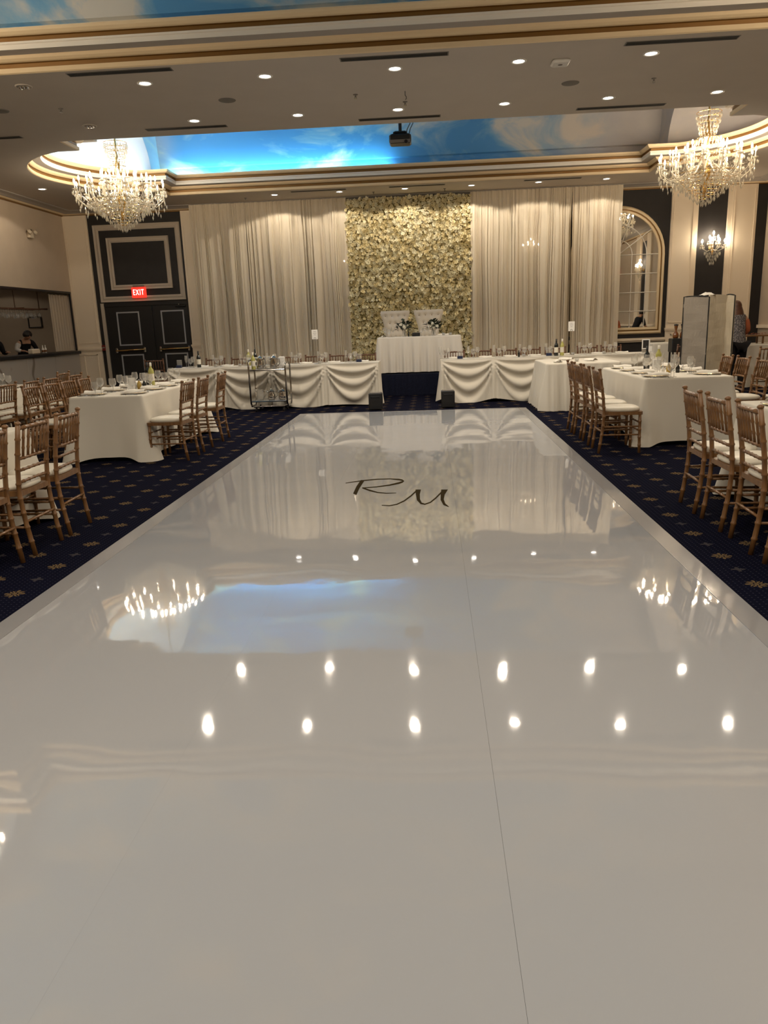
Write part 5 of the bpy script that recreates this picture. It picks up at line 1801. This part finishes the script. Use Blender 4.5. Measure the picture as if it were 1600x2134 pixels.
def person(label, loc, rz, pose, shirt, trousers, hair, hair_long=False, sleeve=None, sleeve_long=True):
    t = thing('person', label, 'person', loc, rz)
    J, E = {}, []
    def add(k, p, r, par=None):
        J[k] = (p, r)
        if par: E.append((par, k))
    lean = pose['lean']       # forward lean of the trunk in metres at the neck
    add('pelvis', (0, 0, .90), (.15, .105))
    add('waist', (0, lean * .25, 1.04), (.125, .09), 'pelvis')
    add('chest', (0, lean * .65, 1.24), (.155, .105), 'waist')
    add('collar', (0, lean * .95, 1.38), (.085, .07), 'chest')
    add('neck', (0, lean * 1.1, 1.44), .048, 'collar')
    nod = pose['nod']
    hx, hy, hz = 0, lean * 1.18 + nod, 1.55 - nod * .6
    add('head', (hx, hy, hz), (.075, .088), 'neck')
    add('crown', (hx, hy - .01, hz + .09), (.055, .06), 'head')
    for s, n in ((-1, 'l'), (1, 'r')):
        add('shoulder' + n, (s * .165, lean * .95, 1.345), .056, 'collar')
        el, wr = pose['elbow' + n], pose['wrist' + n]
        add('elbow' + n, el, .038, 'shoulder' + n); add('wrist' + n, wr, .026, 'elbow' + n)
        d = (Vector(wr) - Vector(el)).normalized()
        add('palm' + n, tuple(Vector(wr) + d * .07), (.034, .018), 'wrist' + n)
        side = d.cross(Vector((0, 0, 1))).normalized() if abs(d.z) < .9 else Vector((1, 0, 0))
        for q, (o_, L) in enumerate(((-.026, .062), (-.009, .074), (.009, .070), (.026, .055))):
            b = Vector(wr) + d * .10 + side * o_
            add('knuckle%s%d' % (n, q), tuple(b), .0095, 'palm' + n)
            add('tip%s%d' % (n, q), tuple(b + d * L * .8 + Vector((0, 0, -.02))), .0075, 'knuckle%s%d' % (n, q))
        b = Vector(wr) + d * .035 - side * s * .045
        add('thumb' + n, tuple(b + d * .02), .010, 'palm' + n)
        add('thumbtip' + n, tuple(b + d * .06 - side * s * .012), .008, 'thumb' + n)
        add('hip' + n, (s * .09, 0, .84), (.092, .095), 'pelvis')
        add('knee' + n, (s * .10, .02, .47), .058, 'hip' + n)
        add('ankle' + n, (s * .10, -.02, .09), .038, 'knee' + n)
        add('toe' + n, (s * .115, .13, .035), .034, 'ankle' + n)
    body = skin_mesh(J, E, 'pelvis'); body.materials.append(M_SKIN)
    o = bpy.data.objects.new('body', body); COL.objects.link(o); o.parent = t
    sh = ['waist', 'chest', 'collar', 'shoulderl', 'shoulderr', 'elbowl', 'elbowr', 'pelvis'] + (['wristl', 'wristr'] if sleeve_long else [])
    J2 = dict(J)
    if sleeve_long:
        for n in 'lr':
            J2['wrist' + n] = (tuple(Vector(J['elbow' + n][0]).lerp(Vector(J['wrist' + n][0]), .9)), .030)
    if sleeve: sh = [k for k in sh if k not in ('elbowr', 'wristr')]
    J2['pelvis'] = ((0, .0, .88), (.165, .125)); J2['hem'] = ((0, .0, .76), (.17, .135)); sh = sh + ['hem']
    m_ = skin_mesh(J2, E + [('pelvis', 'hem')], 'chest', 2, .014, sh); m_.materials.append(shirt)
    o = bpy.data.objects.new('top', m_); COL.objects.link(o); o.parent = t
    if sleeve:
        m_ = skin_mesh(J2, E, 'shoulderr', 2, .02, ['shoulderr', 'elbowr', 'wristr']); m_.materials.append(sleeve)
        o = bpy.data.objects.new('sleeve', m_); COL.objects.link(o); o.parent = t
    tr_ = ['pelvis'] + [k + n for k in ('hip', 'knee', 'ankle') for n in 'lr']
    m_ = skin_mesh(J, E, 'pelvis', 2, .016, tr_); m_.materials.append(trousers)
    o = bpy.data.objects.new('trousers', m_); COL.objects.link(o); o.parent = t
    for s, n in ((-1, 'l'), (1, 'r')):
        MB().cbox((s * .112, .05, .035), (.085, .25, .07), bev=.025).build('shoe', M_BLACKC, t)
    # face: nose, eyes, mouth, ears
    nz_ = MB().octa((0, hy + .095, hz + .0), .014, .028); nz_.build('nose', M_SKIN, t)
    for s in (-1, 1):
        MB().lathe([(.001, -.010), (.009, 0), (.001, .010)], 8, (s * .03, hy + .082, hz + .028)).build('eye', M_BLACK, t)
        MB().lathe([(.001, -.026), (.014, 0), (.010, .02), (.001, .026)], 8, (s * .083, hy + .0, hz + .01)).build('ear', M_SKIN, t)
    MB().cbox((0, hy + .083, hz - .045), (.045, .008, .010), bev=.003).build('mouth', M_RED, t)
    # hair
    hm = MB(); rows = []
    for i in range(13):
        f = i / 12
        r = []
        for k in range(21):
            a = 2 * PI * k / 20
            if f < .6 or not hair_long:
                ph = (f / .6 * .55 if hair_long else f * .66) * PI
                rr = .101 * math.sin(ph) ; zz = hz + .045 + .105 * math.cos(ph)
            else:
                g_ = (f - .6) / .4
                rr = .101 + (.035 * math.sin(g_ * PI * .8) if hair_long else -.01 * g_)
                zz = hz + .028 - g_ * (.42 if hair_long else .10)
            cut = 1.0
            fy = math.sin(a)
            if f > .5 and fy > .15: cut = .80 if not hair_long else .62   # open at the face
            wob = 1 + .04 * math.sin(a * 7 + f * 5)
            yy = hy - .012 + rr * fy * cut * wob * 1.08
            if hair_long and f > .6: yy -= (f - .6) * .42 * (.15 + lean)
            r.append((rr * math.cos(a) * wob * (1.0 if f < .6 else 1.08), yy, zz))
        rows.append(r)
    hm.grid(rows).build('hair', hair, t, smooth=True)
    return t


person('person seen from behind with long auburn hair, grey speckled blouse, beside the screen', (5.78, 14.95, 0), .15,
       dict(lean=.10, nod=.05, elbowl=(-.23, .10, 1.10), wristl=(-.17, .30, 1.0), elbowr=(.24, .10, 1.10), wristr=(.17, .30, 1.0)), M_BLOUSE, M_BLACKC, M_HAIR, True, M_CORAL)
person('bartender with dark hair in black vest and white sleeve, bending over the bar counter', (-10.25, 18.75, .0), -2.2,
       dict(lean=.30, nod=.10, elbowl=(-.27, .26, 1.18), wristl=(-.2, .40, 1.15), elbowr=(.26, .30, 1.17), wristr=(.18, .42, 1.15)), M_BLACKC, M_BLACKC, M_HAIRD, False, M_SHIRT)
person('bartender in dark clothes at the left edge behind the bar counter', (-10.2, 17.35, .0), -PI / 2 - .4,
       dict(lean=.12, nod=.05, elbowl=(-.24, .10, 1.12), wristl=(-.16, .32, 1.14), elbowr=(.24, .12, 1.12), wristr=(.16, .32, 1.14)), M_BLACKC, M_BLACKC, M_HAIRD)
person('person in sleeveless black leaning forward by the right wall, seen in the arched mirror', (7.45, 11.2, 0), -PI / 2 - .5,
       dict(lean=.28, nod=.06, elbowl=(-.26, .30, 1.08), wristl=(-.22, .50, .98), elbowr=(.26, .30, 1.10), wristr=(.2, .50, .98)), M_BLACKC, M_BLACKC, M_HAIRD, False, None, False)
